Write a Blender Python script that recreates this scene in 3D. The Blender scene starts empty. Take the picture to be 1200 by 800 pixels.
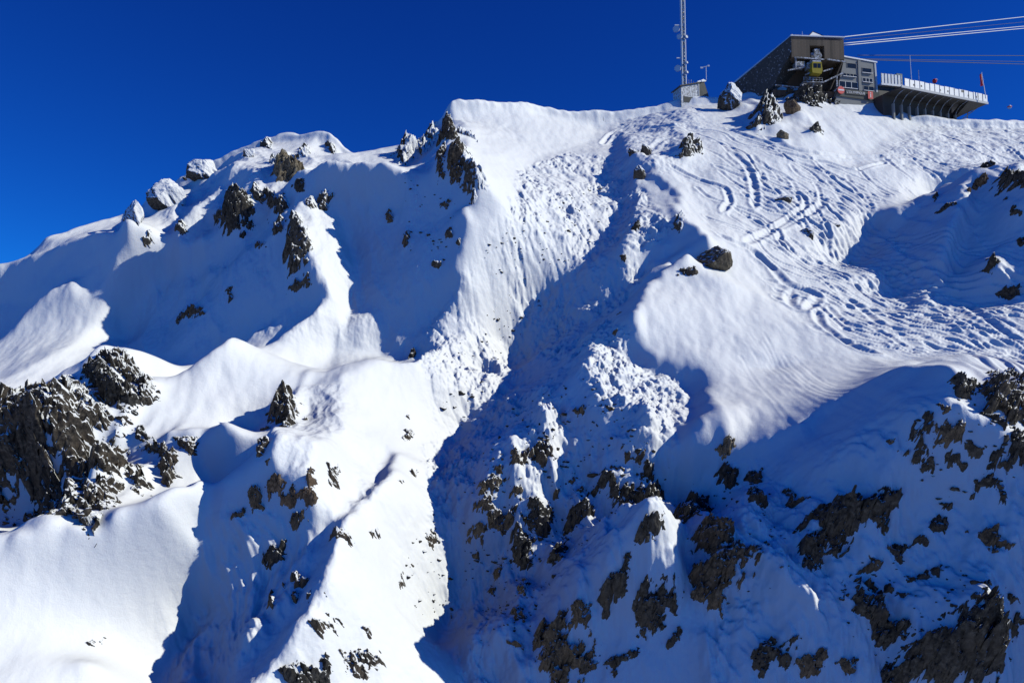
import bpy, bmesh, math, random
import numpy as np
from mathutils import Vector, Matrix
R = math.radians
rng = np.random.default_rng(7)

# ------------------------------------------------------------------ camera and slope frame
FPX, PITCH = 950.0, R(5.0)            # focal length in photo pixels (1200 wide), pitch above level
TH = R(42.0)                          # mean tilt of the mountain face
P0 = np.array([0.0, 230.0, 88.0])     # a point on the crest line
EA = np.array([1.0, 0, 0]); EB = np.array([0, math.cos(TH), math.sin(TH)]); EM = np.array([0, -math.sin(TH), math.cos(TH)])
FWD = np.array([0, math.cos(PITCH), math.sin(PITCH)]); UP = np.array([0, -math.sin(PITCH), math.cos(PITCH)])
SUN = np.array([0.83, -0.16, 0.535]); SUN /= np.linalg.norm(SUN)
S_M, S_A, S_B = SUN @ EM, SUN @ EA, SUN @ EB
S_T = math.hypot(S_A, S_B); KSH = S_M / S_T          # height lost per metre of shadow
SG = np.array([-S_A / S_T, -S_B / S_T])              # in-plane direction shadows run

def ray(px, py):
    px = np.asarray(px, float); py = np.asarray(py, float)
    u = (px - 600) / FPX; v = (400 - py) / FPX
    return FWD + u[..., None] * EA + v[..., None] * UP
def to_param(P):
    d = P - P0
    return d @ EA, d @ EB, d @ EM
def to_world(a, b, n):
    return P0 + np.asarray(a)[..., None] * EA + np.asarray(b)[..., None] * EB + np.asarray(n)[..., None] * EM
def to_pixel(P):
    z = P @ FWD
    z = np.where(z < 1, 1, z)
    return 600 + FPX * (P @ EA) / z, 400 - FPX * (P @ UP) / z, z
def at_Y(px, py, Y):
    r = ray(px, py)
    return r * (np.asarray(Y) / r[..., 1])[..., None]

# ------------------------------------------------------------------ light and shade seen on the face (photo pixels)
MW, MH = 600, 400
def raster(img, poly, val):
    p = np.asarray(poly, float) * (MW / 1200.0)
    ys = np.arange(max(0, int(p[:, 1].min())), min(MH, int(p[:, 1].max()) + 2))
    xs = np.arange(MW) + 0.5
    for y in ys:
        yc = y + 0.5; c = []
        for i in range(len(p)):
            x0, y0 = p[i]; x1, y1 = p[(i + 1) % len(p)]
            if (y0 <= yc) != (y1 <= yc):
                c.append(x0 + (yc - y0) * (x1 - x0) / (y1 - y0))
        c.sort()
        for k in range(0, len(c) - 1, 2):
            img[y, (xs >= c[k]) & (xs < c[k + 1])] = val
# value: 0 cast/attached shade; otherwise 1 + slope towards the sun
H = .62     # raking light
SHADE = [
 (1.40, [(0,630),(100,610),(200,595),(240,545),(250,660),(190,780),(180,800),(0,800)]),
 (1.32, [(180,432),(230,430),(330,385),(392,340),(400,380),(380,440),(340,470),(300,505),(200,525),(150,540),(160,470)]),
 (1.36, [(400,430),(490,424),(520,520),(530,640),(545,800),(300,800),(390,650),(460,560),(455,500),(400,500)]),
 (1.30, [(530,130),(700,142),(690,165),(600,190),(590,240),(560,300),(545,260),(575,235),(540,180)]),
 (1.25, [(940,115),(1010,120),(1080,142),(1000,180),(950,185),(930,150)]),
 (1.30, [(500,425),(560,330),(620,330),(590,400),(600,430),(530,500),(505,560)]),
 (1.20, [(0,400),(60,368),(140,310),(190,280),(200,300),(140,370),(60,440),(0,470)]),
 (.80, [(750,345),(800,315),(850,330),(900,350),(1040,430),(990,468),(880,528),(840,540),(828,470),(760,400)]),
 (1.2, [(860,470),(880,470),(870,530),(850,535)]),
 (.86, [(800,200),(860,180),(1000,190),(1060,200),(1000,290),(1060,370),(1200,360),(1200,430),(1040,424),(900,350),(830,270)]),
 (0, [(0,318),(30,300),(80,287),(130,276),(143,288),(128,320),(98,340),(60,368),(0,400)]),
 (H, [(60,368),(128,330),(110,380),(60,415),(0,445),(0,400)]),
 # knobs on the left ridge
 (0, [(150,238),(147,262),(150,290),(142,300),(132,300),(136,270),(146,240)]),
 (0, [(178,222),(174,240),(180,250),(176,256),(160,250),(166,235)]),
 (0, [(218,208),(212,215),(220,218),(230,216),(234,210),(226,205)]),
 (0, [(220,216),(222,235),(205,262),(192,274),(205,276),(218,270),(222,262),(228,255),(240,240),(252,232),(262,222),(276,200),(268,196),(256,190),(262,186),(282,182),(284,187),(255,192),(251,200),(254,203),(240,212),(232,217)]),
 # left bowl and the middle bowl, joined under the left peak
 (0, [(137,380),(150,362),(170,340),(190,317),(212,307),(246,294),(250,280),(240,268),(262,258),(264,240),(264,226),(280,215),(296,205),(290,222),(275,236),(270,252),(280,262),(300,252),(312,235),(328,228),(340,215),(357,212),(372,207),(395,206),(412,210),(435,208),(452,200),(470,190),
      (470,195),(488,168),(515,140),(521,150),(526,150),(533,182),(548,180),(556,195),(560,215),(572,238),(556,232),(540,235),(538,250),(548,262),(540,285),(528,310),(530,325),(545,330),(530,350),(510,375),(492,392),(515,395),(525,405),(500,421),(475,425),(443,416),(452,377),(438,371),(407,367),
      (395,328),(368,358),(320,385),(275,409),(224,427),(200,429),(180,430),(160,422),(143,405),(147,390)]),
 (1.15, [(380,253),(397,254),(408,280),(408,300),(416,326),(409,345),(407,367),(395,372),(380,365),(385,340),(392,332),(368,330),(362,300),(357,275),(366,266)]),
 (1.1, [(306,214),(314,208),(337,210),(322,232),(308,252),(300,256),(286,248),(296,238),(304,224)]),
 (1.1, [(218,268),(232,248),(236,252),(232,266),(220,270)]),
 (H, [(407,367),(440,371),(452,377),(444,416),(400,440),(380,440),(385,400)]),
 (H, [(560,200),(585,235),(572,262),(550,300),(532,325),(545,262),(556,235)]),
 (.85, [(500,400),(560,330),(545,400),(520,415)]),
 # the long gully shadow
 (0, [(722,160),(712,180),(704,200),(712,225),(725,240),(712,265),(698,285),(685,303),(664,318),(640,330),(622,340),(625,352),(604,380),(588,398),(590,410),(601,425),(600,437),(575,430),(552,427),(570,443),(606,447),(591,458),(564,473),(541,486),(543,497),(525,524),(513,548),(519,563),(498,567),(510,587),(513,614),(518,629),(527,656),(530,698),(513,728),(512,752),(530,782),(548,800),
      (812,800),(816,780),(826,764),(830,735),(845,700),(900,640),(960,590),
      (860,560),(852,538),(838,520),(828,480),(822,440),(780,428),(750,413),(742,395),(748,372),(765,372),(735,380),(750,345),(758,325),(772,315),(800,315),(828,305),(828,280),(815,268),(800,260),(792,245),(794,228),(785,218),(758,196),(742,190),(735,175)]),
 (H, [(740,200),(770,210),(790,230),(795,250),(760,300),(735,330),(725,300),(740,250)]),
 (H, [(692,150),(705,140),(750,134),(800,128),(812,134),(780,150),(790,165),(760,190),(740,190),(725,160)]),
 (1, [(735,160),(790,150),(775,168),(750,188),(738,182)]),
 (1.15, [(681,425),(696,413),(714,398),(735,398),(738,428),(765,440),(795,449),(804,467),(801,491),(780,521),(756,536),(729,533),(741,509),(750,485),(741,479),(714,485),(690,479),(684,455)]),
 (1, [(630,473),(651,467),(660,500),(657,524),(645,548),(648,572),(630,554),(621,536),(615,521),(627,500)]),
 (1, [(628,556),(648,574),(648,608),(640,612),(626,590)]),
 (H, [(600,500),(627,500),(615,521),(628,556),(626,600),(600,640),(570,640),(560,590),(585,540)]),
 (.66, [(700,700),(735,640),(765,616),(785,621),(795,645),(793,690),(776,655),(748,675),(718,715)]),
 (1, [(826,766),(832,800),(812,800),(816,780)]),
 # right hand shade under the run
 (0, [(840,540),(852,536),(880,528),(944,500),(990,468),(1016,452),(1050,430),(1095,426),(1112,440),(1098,475),(1110,500),(1160,500),(1180,525),(1200,530),(1200,800),(812,800),(826,764),(832,740),(840,700),(850,600)]),
 (H, [(820,480),(845,490),(838,520),(848,536),(836,540),(815,520)]),
 (1.1, [(1125,697),(1135,686),(1150,686),(1150,696),(1130,700)]),
 (1.1, [(915,757),(917,742),(932,752),(930,762)]),
 # right ridge
 (0, [(1145,202),(1115,205),(1095,212),(1075,222),(1050,232),(1030,242),(1015,252),(1012,268),(1021,271),(1000,280),(993,290),(995,300),(1010,303),(1024,312),(1046,332),(1016,344),(1052,358),(1068,361),(1080,352),(1112,356),(1152,360),(1176,352),(1190,345),(1200,340),(1200,216),(1190,212),(1186,200),(1180,196),(1165,208)]),
 (H, [(1150,200),(1140,225),(1120,300),(1100,330),(1110,260),(1125,220)]),
 (1.1, [(1160,300),(1172,300),(1186,314),(1180,325),(1165,318)]),
 # foreground gully between the near snow shoulder and the central spur
 (0, [(147,542),(172,532),(232,521),(300,507),(320,500),(322,520),(310,545),(330,560),(345,565),(362,575),(372,605),(358,618),(380,610),(400,598),(424,577),(445,550),(457,518),(461,545),(448,565),(430,587),(406,599),(397,623),(385,640),(382,662),(373,680),(370,710),(352,731),(322,746),(316,764),(295,788),(280,800),
      (181,800),(189,776),(210,734),(214,698),(219,680),(240,666),(250,656),(246,639),(240,638),(220,621),(222,611),(237,593),(240,566),(237,545),(216,569),(198,600),(162,600),(150,590)]),
 (.6, [(335,475),(356,452),(375,440),(398,440),(397,470),(390,500),(375,525),(355,545),(330,555),(322,520)]),
 (.7, [(0,500),(60,490),(110,520),(150,560),(162,600),(126,613),(84,614),(48,622),(0,621)]),
 (0, [(0,545),(50,530),(80,560),(110,575),(130,548),(150,545),(162,600),(126,613),(84,614),(48,622),(0,621)]),
 (1.5, [(0,640),(100,625),(230,560),(236,590),(212,620),(236,645),(205,690),(190,740),(150,800),(0,800)]),
]
MASK = np.ones((MH, MW))
for v, poly in SHADE:
    raster(MASK, poly, v)

# ------------------------------------------------------------------ crests: (px, py, distance Y); the far list is what shows right above a near crest
SKY = [(-560,500,185),(-260,420,190),(-120,380,197),(0,338,208),(30,318,211),(80,297,219),(130,279,228),(160,256,236),(200,226,243),(240,205,243),(284,180,243),(330,166,242),(384,160,240),(397,175,240),(415,189,240),(440,198,238),(465,195,234),
       (480,175,224),(492,165,219),(512,150,213),(527,126,211),(560,127,214),(610,126,221),(640,135,226),(680,140,230),(720,138,233),(760,133,235),(800,122,236),(850,119,236),(900,110,237),(960,113,237),(1020,123,236),(1060,137,235),(1090,145,235),(1150,149,237),(1200,147,239),(1320,150,240),(1420,165,240)]
NEAR = [
 [(-150,640,88),(-60,622,89),(0,621,90),(48,622,91),(84,614,92),(126,613,93),(162,600,94),(198,600,95),(216,570,97),(237,546,99)],
 [(335,478,124),(346,462,127),(356,452,129),(375,440,131),(400,428,134),(430,420,136),(460,422,138),(490,424,141)],
 [(0,520,112),(40,490,115),(70,452,118),(100,422,121),(130,405,124),(150,413,127),(180,430,131),(212,430,135)],
 [(720,640,101),(742,616,103),(765,612,104),(783,622,104),(790,650,103),(793,690,100)],
 [(1060,424,134),(1095,420,131),(1135,414,130),(1165,420,129),(1200,440,127),(1260,470,126)],
 [(752,322,158),(772,313,158),(792,312,159),(815,320,160)],
 [(1145,203,200),(1165,206,195),(1182,197,193),(1200,196,190),(1260,200,186)],
]
FAR = [
 [(-150,632,104),(-60,614,107),(0,615,109),(48,616,110),(84,608,111),(126,607,112),(162,594,113)],
 [(356,444,150),(400,420,156),(430,412,160),(460,413,161),(490,414,158)],
 [(0,512,140),(40,480,149),(70,442,162),(100,412,173),(130,396,182),(160,408,178),(200,422,170)],
 [(722,622,116),(740,606,118),(765,601,119),(790,610,119),(797,640,116)],
 [(1095,412,139),(1135,406,140),(1165,411,140),(1200,430,138)],
 [(770,306,163),(792,305,164)],
 [(1165,199,212),(1185,190,215),(1200,189,215)],
]
LOOSE = [(60,700,80),(150,720,82),(60,800,72),(160,800,74),(-100,760,70),(220,720,98),(250,650,108),(200,560,118),(300,540,127),
 (420,560,116),(450,700,98),(480,800,86),(380,760,94),(560,640,113),(620,800,94),(680,700,104),(590,520,127),(720,450,138),(640,420,143),(700,300,172),(650,220,195),(600,170,208),
 (900,460,137),(960,360,155),(900,260,180),(1000,200,205),(1080,160,222),(1050,300,175),(1100,380,147),(900,640,113),(950,800,94),
 (60,560,112),(100,480,118),(60,380,180)]

# ------------------------------------------------------------------ solve the face so that its own relief throws those shadows
def blur(A, k):
    for _ in range(k):
        p = np.pad(A, 1, mode='edge')
        A = (p[:-2, 1:-1] + p[2:, 1:-1] + p[1:-1, :-2] + p[1:-1, 2:] + 4 * A) / 8
    return A
class Field:
    """relief n over (a, b) on a regular grid"""
    def __init__(s, a0, a1, b0, b1, h):
        s.a0, s.b0, s.h = a0, b0, h
        s.na = int((a1 - a0) / h) + 1; s.nb = int((b1 - b0) / h) + 1
        s.A, s.B = np.meshgrid(a0 + h * np.arange(s.na), b0 + h * np.arange(s.nb), indexing='ij')
        s.N = np.zeros((s.na, s.nb))
    def bil(s, F, a, b):
        x = np.clip((np.asarray(a) - s.a0) / s.h, 0, s.na - 1.001); y = np.clip((np.asarray(b) - s.b0) / s.h, 0, s.nb - 1.001)
        i = x.astype(int); j = y.astype(int); fx = x - i; fy = y - j
        return F[i, j] * (1 - fx) * (1 - fy) + F[i + 1, j] * fx * (1 - fy) + F[i, j + 1] * (1 - fx) * fy + F[i + 1, j + 1] * fx * fy
    def cub(s, F, a, b):
        x = np.clip((np.asarray(a) - s.a0) / s.h, 1, s.na - 2.001); y = np.clip((np.asarray(b) - s.b0) / s.h, 1, s.nb - 2.001)
        i = x.astype(int); j = y.astype(int); fx = x - i; fy = y - j
        def w(t):   # cubic B-spline: smooth, slightly softening
            return [(1 - t) ** 3 / 6, (3 * t ** 3 - 6 * t ** 2 + 4) / 6, (-3 * t ** 3 + 3 * t ** 2 + 3 * t + 1) / 6, t ** 3 / 6]
        wx, wy = w(fx), w(fy); o = 0
        for p in range(4):
            for q in range(4):
                o = o + wx[p] * wy[q] * F[np.clip(i + p - 1, 0, s.na - 1), np.clip(j + q - 1, 0, s.nb - 1)]
        return o

def hit(F, px, py, tmax=330.0):
    """first point where the rays through photo pixels meet the relief"""
    r = ray(px, py); shp = r.shape[:-1]; r = r.reshape(-1, 3)
    t = np.full(len(r), 55.0); done = np.zeros(len(r), bool); prev = t.copy()
    for k in range(420):
        P = r * t[:, None]; a, b, n = to_param(P)
        below = (n < F.bil(F.N, a, b)) & ~done
        if k: done |= below
        prev = np.where(done, prev, t); t = np.where(done, t, t + 0.7)
        if t.min() > tmax: break
    lo, hi = prev - 0.01, np.where(done, t, prev)
    for _ in range(14):
        m = (lo + hi) / 2; a, b, n = to_param(r * m[:, None])
        u = n < F.bil(F.N, a, b); hi = np.where(u, m, hi); lo = np.where(u, lo, m)
    a, b, n = to_param(r * hi[:, None])
    return a.reshape(shp), b.reshape(shp), n.reshape(shp), done.reshape(shp)

def solve(F, outer, iters):
    h = F.h
    def pts(L, step=6):
        out = []
        for (x0, y0, d0), (x1, y1, d1) in zip(L[:-1], L[1:]):
            k = max(1, int(math.hypot(x1 - x0, y1 - y0) / step))
            for q in range(k):
                f = q / k; out.append((x0 + f * (x1 - x0), y0 + f * (y1 - y0), d0 + f * (d1 - d0)))
        out.append(L[-1]); return out
    con = []
    for L, w, st in [(SKY, 1.6, 1.2)] + [(l, 1, 2) for l in NEAR] + [(l, .5, 2) for l in FAR]:
        for q in pts(L, st): con.append(q + (w,))
    for x_, y_, d_ in ((735,622,102),(752,613,103.5),(768,611,104),(783,620,104),(791,640,103.5)): con.append((x_, y_, d_, 3.0))
    for q in LOOSE: con.append(q + (.12,))
    con = np.array(con)
    ca, cb, cn = to_param(at_Y(con[:, 0], con[:, 1], con[:, 2])); cw = con[:, 3]
    inside = (ca > F.a0 + 1) & (ca < F.a0 + F.h * (F.na - 2)) & (cb > F.b0 + 1) & (cb < F.b0 + F.h * (F.nb - 2))
    ca, cb, cn, cw = ca[inside], cb[inside], cn[inside], cw[inside]
    x_ = (ca - F.a0) / h; y_ = (cb - F.b0) / h; ci = x_.astype(int); cj = y_.astype(int); fx = x_ - ci; fy = y_ - cj
    dens = np.zeros_like(F.N); np.add.at(dens, (ci, cj), 1.0); cw = cw / np.maximum(1, dens[ci, cj]) * 2.5
    CC = [(ci, cj, (1 - fx) * (1 - fy)), (ci + 1, cj, fx * (1 - fy)), (ci, cj + 1, (1 - fx) * fy), (ci + 1, cj + 1, fx * fy)]
    def cT(v):
        o = np.zeros_like(F.N)
        for i, j, q in CC: np.add.at(o, (i, j), q * v)
        return o
    def cF(N): return sum(q * N[i, j] for i, j, q in CC)
    AT = cT(cw * cn)
    # crest position over a
    sk = np.array(SKY, float); sa, sb, sn = to_param(at_Y(sk[:, 0], sk[:, 1], sk[:, 2]))
    crest = np.interp(F.A[:, 0], sa, sb)
    behind = F.B > crest[:, None] + 1.0
    F.crest = crest
    def dS(N):  # derivative along the shadow direction
        g = np.zeros_like(N); g[:-1] += SG[0] * (N[1:] - N[:-1]) / h; g[:, :-1] += SG[1] * (N[:, 1:] - N[:, :-1]) / h; return g
    def dST(g):
        o = np.zeros_like(g)
        o[1:] += SG[0] * g[:-1] / h; o[:-1] -= SG[0] * g[:-1] / h
        o[:, 1:] += SG[1] * g[:, :-1] / h; o[:, :-1] -= SG[1] * g[:, :-1] / h; return o
    def dB(N):
        g = np.zeros_like(N); g[:, :-1] = (N[:, 1:] - N[:, :-1]) / h; return g
    def dBT(g):
        o = np.zeros_like(g); o[:, 1:] += g[:, :-1] / h; o[:, :-1] -= g[:, :-1] / h; return o
    def lap(N):
        p = np.pad(N, 1, mode='edge'); return (p[:-2, 1:-1] + p[2:, 1:-1] + p[1:-1, :-2] + p[1:-1, 2:] - 4 * N) / h ** 2
    WS, W0, WB, WF = .08, 2e-4, 2.0, .16
    CO = np.zeros_like(F.N)
    for it in range(outer):
        P = to_world(F.A, F.B, F.N); px, py, z = to_pixel(P)
        # visible cells: nothing nearer on the ray (coarse z test along the ray in the relief)
        vis = np.ones_like(F.N, bool)
        d = -P / np.linalg.norm(P, axis=-1, keepdims=True)
        for s_ in (2, 4, 7, 11, 16, 22, 30, 40):
            Q = P + d * s_; qa, qb, qn = to_param(Q)
            vis &= qn > F.bil(F.N, qa, qb) - 0.4
        infr = (px > -90) & (px < 1290) & (py > 0) & (py < 930); offr = px > 1215
        mx = np.clip(px * MW / 1200, 0, MW - 1).astype(int); my = np.clip(py * MH / 800, 0, MH - 1).astype(int)
        lab = MASK[my, mx]
        sh = np.where(vis | ~infr, (lab < .3), True) & ~behind
        # where inside its shadow run each cell lies
        L1 = np.zeros_like(F.N); L2 = np.zeros_like(F.N); g1 = sh.copy(); g2 = sh.copy()
        for k in range(1, int(95 / h)):
            q = F.bil(sh.astype(float), F.A - SG[0] * k * h, F.B - SG[1] * k * h) > .5; g1 &= q; L1 += g1 * h
            q = F.bil(sh.astype(float), F.A + SG[0] * k * h, F.B + SG[1] * k * h) > .5; g2 &= q; L2 += g2 * h
        f = L1 / np.maximum(L1 + L2, .1)
        T = np.where(sh, np.where(f < .55, -1.55 * KSH, -.33 * KSH), 0.0)
        # runs that begin beyond the right edge: an unseen higher flank is raised there to cast their shade
        far = sh & offr
        for k in range(1, int(95 / h)): far |= sh & (F.bil((sh & offr).astype(float), F.A - SG[0] * k * h, F.B - SG[1] * k * h) > .5)
        low_ = py > 430
        T = np.where(far & low_, np.where(offr, -3.1 * KSH, -.66 * KSH), T)
        lit = np.where(lab < .3, 0, (lab - 1) * (1 + .0 * lab))
        T = np.where(sh, T, np.where(infr, lit * .95 + .05, 0))
        # where the relief built so far still lights or shades the wrong place, lean it
        O = np.full_like(F.N, -9.0)
        for k in [x_ / h for x_ in (1, 2, 3, 4, 6, 8, 11, 14, 18, 23, 28, 34, 41, 50, 60, 72, 86)]:
            O = np.maximum(O, F.bil(F.N, F.A - SG[0] * k * h, F.B - SG[1] * k * h) - F.N - KSH * k * h)
        if it:
            ok = vis & infr & ~behind
            CO += np.where(ok & sh & (O < .3), -.35, 0) + np.where(ok & ~sh & (O > -.1), .35, 0)
            CO = blur(np.clip(CO, -1.6, 1.6), 1) * .95
        T = T + CO
        F.err = (vis & infr & (sh != (O > 0))).sum() / max(1, (vis & infr).sum())
        print('solve', h, it, 'wrong', round(F.err, 3), 'sh', round((sh & vis & infr).sum() / (vis & infr).sum(), 3))
        GW = np.where(vis & infr, 1.0, .12) * np.where(sh, 1.6, .5) * (~behind)
        GW = np.where(infr & vis & ~sh & (lab < 1), 1.0, GW)
        BW = behind * WB
        BT = np.where((px > 830) & (px < 1180) & (F.B < crest[:, None] + 45), -.93, -1.25)
        def op(N):
            return WS * lap(lap(N)) + cT(cw * cF(N)) + W0 * N + dST(GW * dS(N)) + dBT((BW + WF) * dB(N))
        rhs = AT + dST(GW * T) + dBT(BW * BT)
        x = F.N.copy(); r_ = rhs - op(x); p = r_.copy(); rs = (r_ * r_).sum()
        for k in range(iters):
            Ap = op(p); al = rs / (p * Ap).sum(); x += al * p; r_ -= al * Ap; rn = (r_ * r_).sum(); p = r_ + rn / rs * p; rs = rn
        F.N = x
    F.vis, F.sh = vis, sh

GA = (-215., 215.); GB = (-230., 70.)
C = Field(*GA, *GB, 4.0); solve(C, 6, 200)
M = Field(*GA, *GB, 2.0); M.N = C.bil(C.N, M.A, M.B); solve(M, 10, 250)
T1 = Field(*GA, *GB, 1.0); T1.N = M.bil(M.N, T1.A, T1.B); solve(T1, 9, 220)
# ------------------------------------------------------------------ noise
def _hash(i, j, s):
    h = (i.astype(np.int64) * 374761393 + j.astype(np.int64) * 668265263 + s * 1442695041) & 0xFFFFFFFF
    h = ((h ^ (h >> 13)) * 1274126177) & 0xFFFFFFFF
    h = ((h ^ (h >> 16)) * 2246822519) & 0xFFFFFFFF
    return ((h ^ (h >> 15)) & 0xFFFFFF) / float(0x1000000)
def perlin(x, y, s=0):
    i = np.floor(x); j = np.floor(y); fx = x - i; fy = y - j
    ux = fx ** 3 * (fx * (fx * 6 - 15) + 10); uy = fy ** 3 * (fy * (fy * 6 - 15) + 10)
    def g(di, dj):
        t = _hash(i + di, j + dj, s) * 2 * np.pi
        return np.cos(t) * (fx - di) + np.sin(t) * (fy - dj)
    return 1.5 * ((g(0, 0) * (1 - ux) + g(1, 0) * ux) * (1 - uy) + (g(0, 1) * (1 - ux) + g(1, 1) * ux) * uy)
def fbm(x, y, s=0, o=4, gain=.5):
    t = 0; a = 1.0
    for k in range(o):
        t = t + a * perlin(x * 2.03 ** k + 17.3 * k, y * 2.03 ** k - 9.1 * k, s + k); a *= gain
    return t
def blocks(x, y, s=0, tilt=.9):
    """broken blocky facets: every cell is a plane of its own height and lean"""
    i = np.floor(x); j = np.floor(y); best = np.full(x.shape, 9.0); val = np.zeros(x.shape); sec = np.full(x.shape, 9.0)
    for di in (-1, 0, 1):
        for dj in (-1, 0, 1):
            ci, cj = i + di, j + dj
            cx = ci + _hash(ci, cj, s); cy = cj + _hash(ci, cj, s + 1)
            d = (x - cx) ** 2 + (y - cy) ** 2
            v = _hash(ci, cj, s + 2) - .5 + tilt * ((_hash(ci, cj, s + 3) - .5) * (x - cx) + (_hash(ci, cj, s + 4) - .35) * (y - cy))
            n = d < best; sec = np.where(n, best, np.minimum(sec, d)); val = np.where(n, v, val); best = np.where(n, d, best)
    crack = np.exp(-((np.sqrt(sec) - np.sqrt(best)) / .07) ** 2)
    return val, crack
def sstep(x, a, b):
    t = np.clip((x - a) / (b - a), 0, 1); return t * t * (3 - 2 * t)

# ------------------------------------------------------------------ from the photo's outlines to places on the face
def place_poly(poly):
    p = np.array(poly, float); a, b, n, ok = hit(T1, p[:, 0], p[:, 1])
    c = np.array([p[:, 0].mean(), p[:, 1].mean()]); W = to_world(a, b, n)
    Y = np.median(W[ok, 1]) if ok.any() else 120.0
    size = max(np.ptp(p[:, 0]), np.ptp(p[:, 1])) * Y / FPX
    bad = ~ok | (np.abs(W[:, 1] - Y) > 1.1 * size + 2)
    if bad.any():
        Q = at_Y(p[:, 0], p[:, 1], np.full(len(p), Y)); a2, b2, n2 = to_param(Q)
        a = np.where(bad, a2, a); b = np.where(bad, b2, b)
    return np.stack([a, b], 1), Y
def sdist(P, A, B):
    """signed distance (inside positive) from points to a polygon"""
    d = np.full(A.shape, 1e9); ins = np.zeros(A.shape, bool)
    for k in range(len(P)):
        x0, y0 = P[k]; x1, y1 = P[(k + 1) % len(P)]; ex, ey = x1 - x0, y1 - y0
        t = np.clip(((A - x0) * ex + (B - y0) * ey) / (ex * ex + ey * ey + 1e-9), 0, 1)
        d = np.minimum(d, (A - x0 - t * ex) ** 2 + (B - y0 - t * ey) ** 2)
        c = (y0 <= B) != (y1 <= B)
        ins ^= c & (A < x0 + (B - y0) * ex / (ey if abs(ey) > 1e-9 else 1e-9))
    return np.where(ins, 1, -1) * np.sqrt(d)
def pixel_mask(polys, soft=2):
    img = np.zeros((MH, MW))
    for p in polys: raster(img, p, 1)
    px, py, z = to_pixel(to_world(T1.A, T1.B, T1.N))
    m = img[np.clip(py * MH / 800, 0, MH - 1).astype(int), np.clip(px * MW / 1200, 0, MW - 1).astype(int)]
    return blur(m, soft)
SKI = [[(800,135),(850,148),(900,165),(990,180),(1060,170),(1090,145),(1200,148),(1200,200),(1145,204),(1095,214),(1030,244),(1000,290),(1060,360),(1180,352),(1200,345),(1200,435),(1130,408),(1040,424),(960,392),(905,352),(862,290),(820,250),(790,200),(760,170),(730,150)],
       [(990,300),(1060,270),(1100,330),(1140,365),(1060,362)]]
DEBRIS = [[(712,184),(667,178),(607,200),(600,235),(587,260),(562,290),(542,322),(505,375),(488,408),(500,440),(498,520),(505,640),(540,600),(600,520),(640,470),(690,420),(745,390),(720,370),(760,320),(735,300),(790,270),(745,215),(726,190)]]
LUMPS = [[(681,425),(696,413),(714,398),(735,398),(738,428),(765,440),(795,449),(804,467),(801,491),(780,521),(729,520),(741,479),(714,485),(690,479)],[(630,473),(651,467),(660,500),(650,530),(620,530),(615,521)]]
ROUGH = [[(520,540),(560,480),(640,450),(700,500),(800,520),(790,620),(720,660),(640,700),(600,800),(540,800),(515,700)],[(490,560),(525,600),(530,700),(520,760),(470,780),(450,680)],[(820,540),(900,540),(960,600),(900,720),(840,780),(800,640)]]
CHOP = [[(1020,190),(1050,165),(1085,145),(1200,145),(1200,195),(1100,205)],[(720,140),(820,125),(830,150),(790,200),(740,215),(720,180)]]
SHD = [[(215,690),(260,600),(330,600),(370,640),(340,720),(270,800),(200,800)],[(600,560),(640,470),(700,520),(720,600),(640,620)],[(850,600),(960,545),(1060,480),(1110,490),(1200,540),(1200,800),(820,800),(830,690)],[(560,640),(700,560),(800,600),(790,700),(620,800),(540,800)]]
RUG = [[(170,330),(190,255),(300,172),(470,200),(530,255),(490,415),(300,395),(160,420)],[(290,480),(400,445),(460,560),(520,640),(540,800),(270,800),(360,620)],[(505,560),(560,480),(640,450),(800,520),(850,560),(960,520),(1070,450),(1200,520),(1200,800),(540,800)],[(1010,260),(1150,205),(1200,200),(1200,340),(1060,350)]]
FINE = [[(860,370),(1000,395),(985,470),(940,505),(880,520),(860,460)]]
MK = {k: pixel_mask(v) for k, v in dict(ski=SKI, debris=DEBRIS, lumps=LUMPS, rough=ROUGH, chop=CHOP, shade=SHD, rug=RUG, fine=FINE).items()}

# ------------------------------------------------------------------ ski tracks pressed into the run
TR = [[(856,177),(875,195),(882,212),(885,228),(884,245)],[(892,202),(892,212),(902,222),(914,225)],[(782,192),(807,206),(835,216),(850,220),(856,237),(845,250)],
 [(880,252),(890,262),(905,267),(927,255),(945,242),(942,230),(925,222)],[(872,285),(900,272),(927,260),(955,247),(967,235),(960,227)],[(915,270),(912,280),(920,292),(935,300),(955,305),(967,312)],
 [(965,262),(970,275),(970,295),(975,305)],[(837,272),(860,285),(880,292),(895,305),(910,317)],[(876,292),(904,312),(920,332),(944,340),(960,348),(944,364),(924,356),(928,340)],
 [(956,364),(960,380),(984,396),(1008,408),(1032,416)],[(968,360),(992,380),(1024,388),(1052,396)],[(976,336),(1000,356),(1032,380),(1064,388),(1096,400)],[(1072,368),(1104,372),(1128,368)],
 [(1128,356),(1152,372),(1180,392),(1200,404)],[(1048,296),(1080,304),(1104,324),(1116,344)],[(850,150),(890,165),(940,178),(990,185),(1040,184)],[(900,175),(950,186),(1000,200),(1040,190)],
[(895,160),(920,172),(960,180)],[(735,158),(760,150),(790,147)],[(760,187),(757,180),(775,165),(792,160)],[(705,170),(715,158),(738,146)]]
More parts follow.
